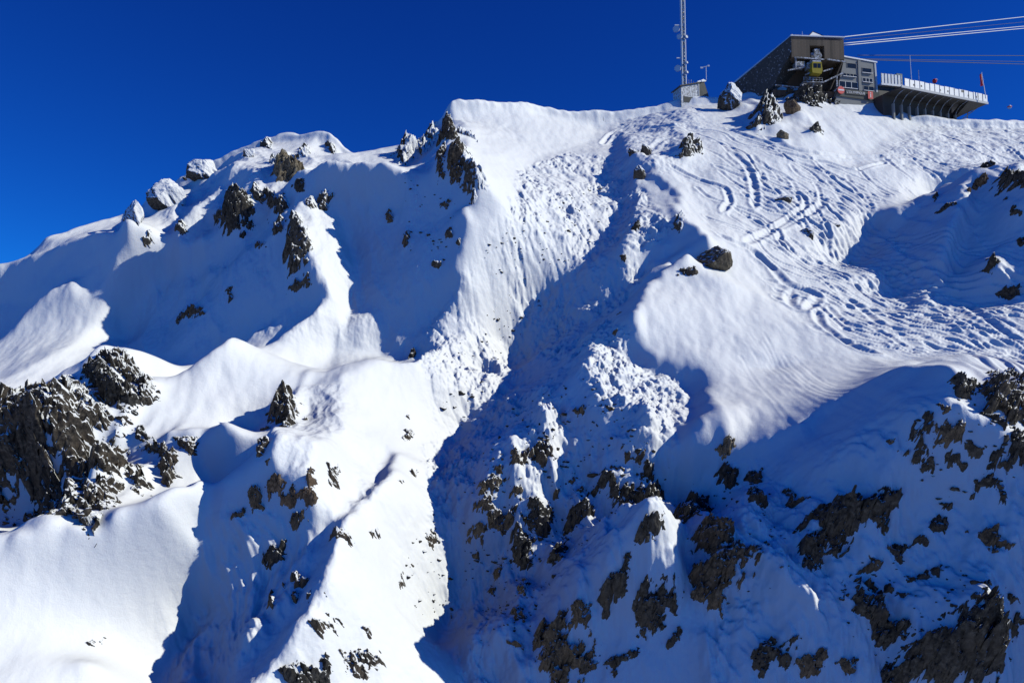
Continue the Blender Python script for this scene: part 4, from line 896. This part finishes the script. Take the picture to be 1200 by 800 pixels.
for k in range(4): MB().box(Ld - .06, Ld, .2 + k * 2.4, 2.4 + k * 2.4, .16, 2.4).build('glass_panel', M_PANEL, te)
for k, x in enumerate((3.3, 6.3, 13.8, 16.9, 25.3, 28.6)): MB().box(x, x + .5, -.125, -.102, .7 + .1 * (k % 2), 1.25 + .1 * (k % 2)).build('sticker', M_DARK, te)
MB().box(Ld * .675, Ld * .675 + 1.15, -.13, -.102, 1.65, 2.35).build('dark_panel', M_DARK, te)
nB = 9
for k in range(nB):
    x = .6 + k * (Ld - 8.5) / (nB - 1)
    a = [(x, .2, -.46)] + [(x, .2 + 4.6 * math.sin(t), -.5 - 3.6 * (1 - math.cos(t))) for t in np.linspace(.25, 1.45, 8)]
    MB().tube(a, .12, 6).build('bracket', M_STEEL, te)
    MB().box(x - .3, x + .3, 4.5, 5.2, -9.5, -3.3).build('pier', M_CONC, te)
MB().box(-2, Ld - 7.6, 6.2, 9.5, -9.5, -.46).build('undercroft_wall', M_DARK, te)
MB().prism([(Ld - 7.4, .3, -.47), (Ld - .3, .3, -.47), (Ld - 7.4, 6, -4.2)], (0, 3.5, 0)).build('end_gusset', M_DARK, te)
for x in (Ld - 7.0, Ld - 3.6): MB().box(x, x + .9, 4.4, 5.4, -9.0, -4.6).build('pier', M_CONC, te)
MB().bar((Ld - 6, 4.8, -4.8), (Ld - 1.2, 1.5, -.6), .25).build('strut', M_STEEL, te)
MB().bar((Ld - 3.0, 4.9, -4.6), (Ld - 4.2, 3, -.6), .25).build('strut', M_STEEL, te)
# link gallery back to the block
lk = tag(empty('glass_gallery', Vector(at_Y(1035, 99, 236.5)), R(13)), 'snow plastered glass gallery linking the grey block to the terrace', 'gallery')
MB().box(-.6, 6.6, 0, .14, .3, 3.4).build('screen', M_PANEL, lk)
for k in range(7): MB().box(-.6 + k * 1.15, -.48 + k * 1.15, -.1, -.003, -.2, 3.5).build('mullion', M_STEEL, lk)
MB().box(-.8, 6.8, -.3, 5, -.3, .297).build('floor', M_SNOWCAP, lk)
MB().box(-1.2, 7.0, .6, 6, -9, -.303).build('base_wall', M_DARK, lk)
MB().box(5.0, 7.0, .2, 2.6, .3, 4.0).build('corner_cabin', plain('green_grey_glass', (.12, .17, .16), .3), lk)
# poles, flag
def pole(name, label, px, py0, py1, Y, r, m, cat, grp=None):
    a, b = Vector(at_Y(px, py1, Y)), Vector(at_Y(px - (px - 600) * (py1 - py0) / 6500., py0, Y))
    o = MB().tube([(0, 0, -2.5), tuple(b - a)], [r, r * .7], 8).build(name, m); o.location = a; return tag(o, label, cat, grp)
pole('tall_pole', 'tall thin pale pole behind the left end of the terrace', 1068, 65, 90, 240, .11, M_RIME, 'pole')
pole('short_pole', 'short thin grey pole right of the tall pole behind the terrace', 1077, 82, 93, 240, .08, M_STEEL, 'pole')
fp = empty('flagpole', Vector(at_Y(1155, 110, 238.0))); tag(fp, 'white flagpole with a limp red flag at the right end of the terrace', 'flagpole')
MB().tube([(0, 0, -1.5), (-.9, 0, 6.6)], [.13, .09], 8).build('pole', M_WHITE, fp)
fl = MB(); gx = np.linspace(0, 1, 7); V = []; 
for i in range(10):
    for j, u in enumerate(gx): V.append((-.84 - .0 + .07 * i * .0 - .95 * u * (.55 + .05 * i) + .07 * math.sin(5 * u + i * .6) + .085 * i * .33, .16 * math.sin(7 * u + .4 * i), 6.3 - .42 * i - .25 * u))
F_ = [(i * 7 + j, i * 7 + j + 1, (i + 1) * 7 + j + 1, (i + 1) * 7 + j) for i in range(9) for j in range(6)]
fl.add(V, F_); fo = fl.build('flag', M_RED, fp, True); sm = fo.modifiers.new('thickness', 'SOLIDIFY'); sm.thickness = .04
lp = empty('round_object', Vector(at_Y(1096, 99, 236.0))); tag(lp, 'small red and pale round lamp above the middle of the terrace screens', 'lamp')  # not known to be a lamp: a round red and pale thing
MB().tube([(0, 0, -2), (0, 0, .6)], .07, 6).build('post', M_STEEL, lp)
MB().lathe((-.15, 0, 1.05), (0, 0, 1), [(-.75, .05), (-.55, .5), (0, .68), (.5, .5), (.7, .05)], 14).build('head', M_RED, lp)
MB().lathe((.28, -.35, 1.25), (0, 0, 1), [(-.35, .04), (0, .36), (.35, .04)], 12).build('glass', M_PANEL, lp)
mbp = Vector(at_Y(1183, 125.5, 260.0)); mk = empty('marker_ball', mbp); tag(mk, 'tiny pale marker ball hanging in the sky right of the terrace', 'marker ball')
MB().lathe((0, 0, 0), (0, 0, 1), [(-.62, .02), (-.5, .4), (0, .66), (.5, .4), (.62, .02)], 16).build('shell', M_RIME, mk, True)
MB().lathe((0, 0, 0), (0, 0, 1), [(-.14, .655), (-.14, .69), (.14, .69), (.14, .655)], 16).build('band', M_RED, mk)

# ------------------------------------------------------------------ cables
def cable(label, p, q, r, m, over=1.8, sag=.012, z2=None):
    p, q = Vector(p), Vector(q); e = p + (q - p) * over; n = 40; L = (e - p).length
    pts = [p.lerp(e, i / n) - Vector((0, 0, sag * L * 4 * (i / n) * (1 - i / n))) + Vector((0, 0, sag * L * 4 / over * (1 - 1 / over) * (i / n) * over)) * 0 for i in range(n + 1)]
    o = MB().tube(pts, r, 6).build('cable', m, None, True); tag(o, label, 'cable', 'cables leaving the station to the right'); return o
def cab(label, x0, y0, Y0, x1, y1, Y1, r, m): cable(label, at_Y(x0, y0, Y0), at_Y(x1, y1, Y1), r, m, 1.5, .0)
cab('topmost white rimed cable leaving the station roof to the upper right', 980, 44.5, 233, 1200, 20, 300, .14, M_RIME)
cab('second white rimed cable, upper of the close lower pair', 984, 51.5, 233, 1200, 31, 300, .13, M_RIME)
cab('third white rimed cable, lower of the close lower pair', 988, 53.5, 233, 1200, 33.5, 300, .14, M_RIME)
cab('thin dark cable just below the topmost white one', 984, 47.5, 233, 1200, 26, 300, .07, M_CABLE)
cab('upper dark cable of the flat low group above the terrace', 1005, 65, 246, 1200, 65.5, 300, .10, M_CABLE)
cab('lowest dark cable of the flat low group above the terrace', 1005, 70, 246, 1200, 75.5, 300, .11, M_CABLE)
cab('middle dark cable of the flat low group above the terrace', 1005, 69, 246, 1200, 72.5, 300, .08, M_CABLE)

# ------------------------------------------------------------------ mast, hut
mp = Vector(at_Y(801.5, 97, 238.0)); ms = empty('antenna_mast', mp); tag(ms, 'tall rime white lattice mast with round dishes beside the small hut', 'mast')
HM = 34.0; lat = MB(); wm = .52
for sx in (-1, 1):
    for sy in (-1, 1): lat.tube([(sx * wm, sy * wm, -4), (sx * wm, sy * wm, HM)], .2, 6)
k = 0; z = -3.0
while z < HM - 1:
    for (a, b) in (((-1, -1), (1, -1)), ((1, -1), (1, 1)), ((1, 1), (-1, 1)), ((-1, 1), (-1, -1))):
        if k % 2: a, b = b, a
        lat.bar((a[0] * wm, a[1] * wm, z), (b[0] * wm, b[1] * wm, z + .95), .12)
    z += .95; k += 1
lat.build('lattice', M_RIME, ms)
rimeplate = MB(); zz = np.linspace(-3, HM, 60)
rimeplate.tube([(.08 * math.sin(i * 1.7), .05, z_) for i, z_ in enumerate(zz)], [.5 + .08 * math.sin(i * 2.3) for i in range(60)], 8); rimeplate.build('ladder_rime', M_RIME, ms, True)
def dish(x, z, r, ax=(-.35, -1, .05)):
    d = MB().lathe((x, -.75, z), ax, [(0, 0), (0, r * .9), (.1, r), (-.25, r * .98), (-.5, r * .55), (-.6, .12)], 22).build('dish', M_RIME, ms, False)
    MB().bar((x, -.6, z), (0, 0, z), .2).build('dish_arm', M_STEEL, d)
def zpx(py): return (97 - py) / 3.96
dish(-2.2, zpx(31.5), 1.05); dish(-1.3, zpx(41), .82); dish(1.0, zpx(41), .5, (.5, -1, 0)); dish(-2.0, zpx(80.5), 1.0, (-.5, -1, 0)); dish(1.0, zpx(73), .38, (.6, -1, 0)); dish(1.0, zpx(85), .42, (.6, -1, 0))
for z, x in ((zpx(26), -2.6), (zpx(67), -2.2)): MB().bar((0, -.3, z), (x, -.5, z - .1), .28).build('aerial', M_RIME, ms)
hu = empty('hut', Vector(at_Y(809, 120, 236.0)), R(17)); tag(hu, 'small frosted grey hut with a slanting roof at the mast foot', 'hut')
MB().prism([(-3.0, 0, -2), (3.1, 0, -2), (3.0, 0, 6.2), (-3.0, 0, 4.6)], (0, 5, 0)).build('wall', M_HUT, hu)
MB().prism([(3.103, .2, -2), (7.4, .6, -1.6), (6.6, .6, 3.2), (5.2, .6, 7.2), (3.103, .2, 6.2)], (0, 4.6, 0)).build('side_wing', M_CONCD, hu)
MB().prism([(-3.5, -.4, 4.48), (3.2, -.4, 6.26), (3.2, -.4, 6.56), (-3.5, -.4, 4.78)], (0, 5.8, 0)).build('roof', M_DARK, hu)
MB().prism([(2.6, .0, 6.6), (5.6, .3, 7.25), (5.8, .3, 7.6), (4.8, .3, 7.9), (2.6, .0, 6.85)], (0, 4.6, 0)).build('roof_snow', M_SNOWCAP, hu)
MB().box(-2.3, 2.6, -.06, -.003, -.2, 1.6).build('door', M_CONCD, hu)
MB().box(2.75, 3.08, -.12, -.003, -1.5, 6.0).build('corner_post', M_CONCL, hu)
for x, h in ((-.1, .8), (.7, .9), (1.5, .6)): MB().tube([(x, .5, 5.5), (x, .5, 6.3 + h)], .09, 6).build('vent_pipe', M_STEEL, hu)
wv = empty('weather_vane', Vector(at_Y(827.5, 88, 237.0))); tag(wv, 'white T shaped weather mast on the hut roof', 'weather mast')
MB().tube([(0, 0, -1.5), (0, 0, 2.6)], .10, 6).build('post', M_RIME, wv)
MB().bar((-1.5, 0, 2.2), (.9, 0, 2.9), .16).box(-1.7, -.9, -.1, .1, 2.0, 2.5).box(.5, 1.1, -.1, .1, 2.6, 3.1).build('crossarm', M_RIME, wv)
for k, (px, py, lab) in enumerate([(672, 136, 'thin piste marker pole on the crest, furthest left of three'), (690, 136, 'thin piste marker pole on the crest, middle one of three'), (707, 136, 'thin piste marker pole on the crest, nearest the hut of three')]):
    pole('piste_pole', lab, px, py - 4, py + 1, 232, .07, M_DARK, 'pole', 'piste marker poles along the crest')

# ------------------------------------------------------------------ boulders standing proud of the snow
def boulder(label, px, py, wpx, hpx, m, seed, base=None, Y=None, name='boulder', cat='boulder', cuts=38, flat=1.0, grp=None):
    """px, py: middle of the boulder in the photo; base: row where it meets the snow"""
    a, b, n, ok = hit(T1, np.array([px]), np.array([base or py + hpx * .42])); W = to_world(a, b, n)[0]
    Yb = Y or (W[1] if ok[0] else 236.0); c = Vector(at_Y(px, py + hpx * .02, Yb + wpx * Yb / FPX * .22)); rx, rz = wpx * Yb / FPX / 2, hpx * Yb / FPX / 2
    bm = bmesh.new(); bmesh.ops.create_icosphere(bm, subdivisions=6, radius=1.0); V = np.array([v.co[:] for v in bm.verts]); F = np.array([[v.index for v in f.verts] for f in bm.faces]); bm.free()
    r = np.random.default_rng(seed)
    for k in range(cuts):
        d = r.normal(size=3); d /= np.linalg.norm(d); t = V @ d; lim = r.uniform(.50, .88); V = V - np.maximum(0, t - lim)[:, None] * d * .93
    f = .10 * fbm(V[:, 0] * 2.2 + V[:, 2] * .7, V[:, 1] * 2.2 + V[:, 2] * 1.9, seed, 5, .6) + .05 * blocks(V[:, 0] * 3 + V[:, 1], V[:, 2] * 4 + V[:, 1], seed)[0]
    V = V * (1 + f)[:, None]; V /= np.abs(V).max(0) + 1e-6
    V = V * np.array([rx, rx * .8, rz]) * np.array([1, flat, 1])
    o = mesh_obj(name, V, F, m); o.location = c; return tag(o, label, cat, grp)
boulder('big snow plastered boulder high on the left ridge, flat topped', 236, 199, 42, 31, MRP, 3)
boulder('pointed snow plastered boulder on the left ridge below the flat topped one', 196, 230, 46, 48, MRP, 11)
boulder('narrow snowy rock tooth lowest on the left ridge skyline', 157, 254, 24, 42, MRP, 5)
boulder('dark foot of rock below the tooth on the left ridge', 149, 293, 10, 16, MR, 6)
boulder('small snow crusted block on the skyline left of the left peak', 291, 181, 16, 15, MRP, 8)
boulder('dark tail of rock beside the flat topped ridge boulder', 219, 211, 16, 10, MRB, 9)
boulder('tall rimed pillar boulder between the hut and the station', 856, 116, 29, 46, MRP, 21, base=132)
boulder('round brown boulder in the snow below the station', 928, 127, 23, 25, MRBROWN, 22)
boulder('olive grey boulder low in the snow hollow below the brown one', 918, 160, 15, 17, MRTAN, 23)
boulder('little dark boulder right of the olive grey one', 953, 155, 12, 11, MRB, 24)
boulder('large round rough grey boulder at the left edge of the ski run', 840, 306, 52, 40, rock_material('rough_grey_rock', .60, (1.6, 1.5, 1.3), patch=2.0), 25, base=318, cuts=34)
boulder('snow covered hump with a dark foot in the middle of the run', 947, 276, 22, 20, rock_material('buried_rock', .15), 26, cuts=8)
boulder('smooth snow hump upper left in the ski run', 917, 236, 24, 16, rock_material('buried_rock_b', .05), 27, cuts=8)
boulder('flat snow hump right of the dark footed one in the run', 975, 264, 20, 10, rock_material('buried_rock_c', .05), 28, cuts=8)
boulder('rounded snow block, left of two above the gully head', 742, 180, 13, 18, rock_material('snow_block', .25), 29, cuts=14)
boulder('rounded snow block, right of two above the gully head', 757, 176, 14, 22, rock_material('snow_block_b', .25), 30, cuts=14)
boulder('drooping snow lump hanging over the top of the gully', 749, 203, 16, 22, rock_material('snow_block_c', .25), 31, cuts=10)

# ------------------------------------------------------------------ loose stones showing through the scoured snow (uncountable)
ZON = [([(500,590),(530,650),(530,720),(505,740),(470,700),(480,620)], 70), ([(545,540),(600,480),(690,440),(760,520),(790,560),(700,640),(640,700),(600,790),(560,760),(540,640)], 620), ([(820,560),(900,560),(960,600),(910,700),(850,720),(800,640)], 120),
       ([(620,230),(700,200),(720,240),(690,290),(600,340),(560,300)], 150), ([(540,400),(600,340),(640,350),(600,420),(540,500),(505,470)], 130), ([(960,680),(1060,640),(1180,690),(1180,790),(1000,790)], 160), ([(0,450),(40,440),(60,470),(20,500),(0,500)], 40), ([(1060,500),(1200,500),(1200,600),(1080,590)], 90), ([(470,200),(540,240),(520,320),(480,300)], 60)]
SV, SF, so_ = [], [], 0
ico = bmesh.new(); bmesh.ops.create_icosphere(ico, subdivisions=2, radius=1.0); iV = np.array([v.co[:] for v in ico.verts]); iF = np.array([[v.index for v in f.verts] for f in ico.faces]); ico.free()
for poly, cnt in ZON:
    p = np.array(poly, float); q = rng.uniform(p.min(0), p.max(0), (cnt * 3, 2)); q = q[sdist(p, q[:, 0], q[:, 1]) > 0][:cnt]
    cl = fbm(q[:, 0] / 30, q[:, 1] / 30, 81, 3); q = q[cl > -.15]
    a, b, n, ok = hit(T1, q[:, 0], q[:, 1]); a, b = a[ok], b[ok]; W = to_world(a, b, snow(a, b))
    for w_ in W:
        s = rng.lognormal(-1.75, .5); d = rng.normal(size=(5, 3)); V = iV.copy()
        for u in d: u = u / np.linalg.norm(u); t = V @ u; V = V - np.maximum(0, t - .55)[:, None] * u
        V = V * np.array([s * rng.uniform(.8, 1.7), s, s * rng.uniform(.5, .9)]) + rng.normal(0, .06 * s, V.shape)
        SV.append(V + w_ - EM * s * .25); SF.append(iF + so_); so_ += len(iV)
stn = mesh_obj('loose_stones', np.concatenate(SV), np.concatenate(SF), MRB); stn['kind'] = 'stuff'; stn['label'] = 'loose dark stones peppering the scoured snow of the gullies'; stn['category'] = 'stones'
# ------------------------------------------------------------------ camera, sky, sun
sc = bpy.context.scene
cam = bpy.data.cameras.new('camera'); co = bpy.data.objects.new('camera', cam); sc.collection.objects.link(co)
cam.sensor_width = 36; cam.lens = FPX / 1200 * 36; cam.clip_start = .5; cam.clip_end = 60000
co.rotation_euler = (R(90) + PITCH, 0, 0); sc.camera = co
w = bpy.data.worlds.new('World'); sc.world = w; w.use_nodes = True
nt = w.node_tree; bg = nt.nodes['Background']
sk = nt.nodes.new('ShaderNodeTexSky'); sk.sky_type = 'NISHITA'; sk.sun_disc = False
sk.sun_elevation = math.asin(SUN[2]); sk.sun_rotation = math.atan2(SUN[0], SUN[1])
sk.altitude = 2600; sk.air_density = 1.0; sk.dust_density = 0.0; sk.ozone_density = 10.0
sp_ = nt.nodes.new('ShaderNodeSeparateColor'); cm_ = nt.nodes.new('ShaderNodeCombineColor'); nt.links.new(sk.outputs[0], sp_.inputs[0])
for i, (g_, m_) in enumerate(((1.2, .06), (1.5, .32), (1.15, .78))):          # polarised, deep mountain blue
    pw = nt.nodes.new('ShaderNodeMath'); pw.operation = 'POWER'; pw.inputs[1].default_value = g_; nt.links.new(sp_.outputs[i], pw.inputs[0])
    ml = nt.nodes.new('ShaderNodeMath'); ml.operation = 'MULTIPLY'; ml.inputs[1].default_value = m_; nt.links.new(pw.outputs[0], ml.inputs[0]); nt.links.new(ml.outputs[0], cm_.inputs[i])
nt.links.new(cm_.outputs[0], bg.inputs[0]); bg.inputs[1].default_value = .112
sc.cycles.diffuse_bounces = 1; sc.cycles.max_bounces = 6; sc.cycles.sample_clamp_indirect = .075
sl = bpy.data.lights.new('sun', 'SUN'); so = bpy.data.objects.new('sun', sl); sc.collection.objects.link(so)
sl.energy = 3.75; sl.angle = R(.5); sl.color = (1, .985, .83)
so.rotation_euler = Vector(SUN).to_track_quat('Z', 'Y').to_euler()
sc.view_settings.view_transform = 'Standard'; sc.view_settings.look = 'None'; sc.view_settings.gamma = 1; sc.view_settings.exposure = 0
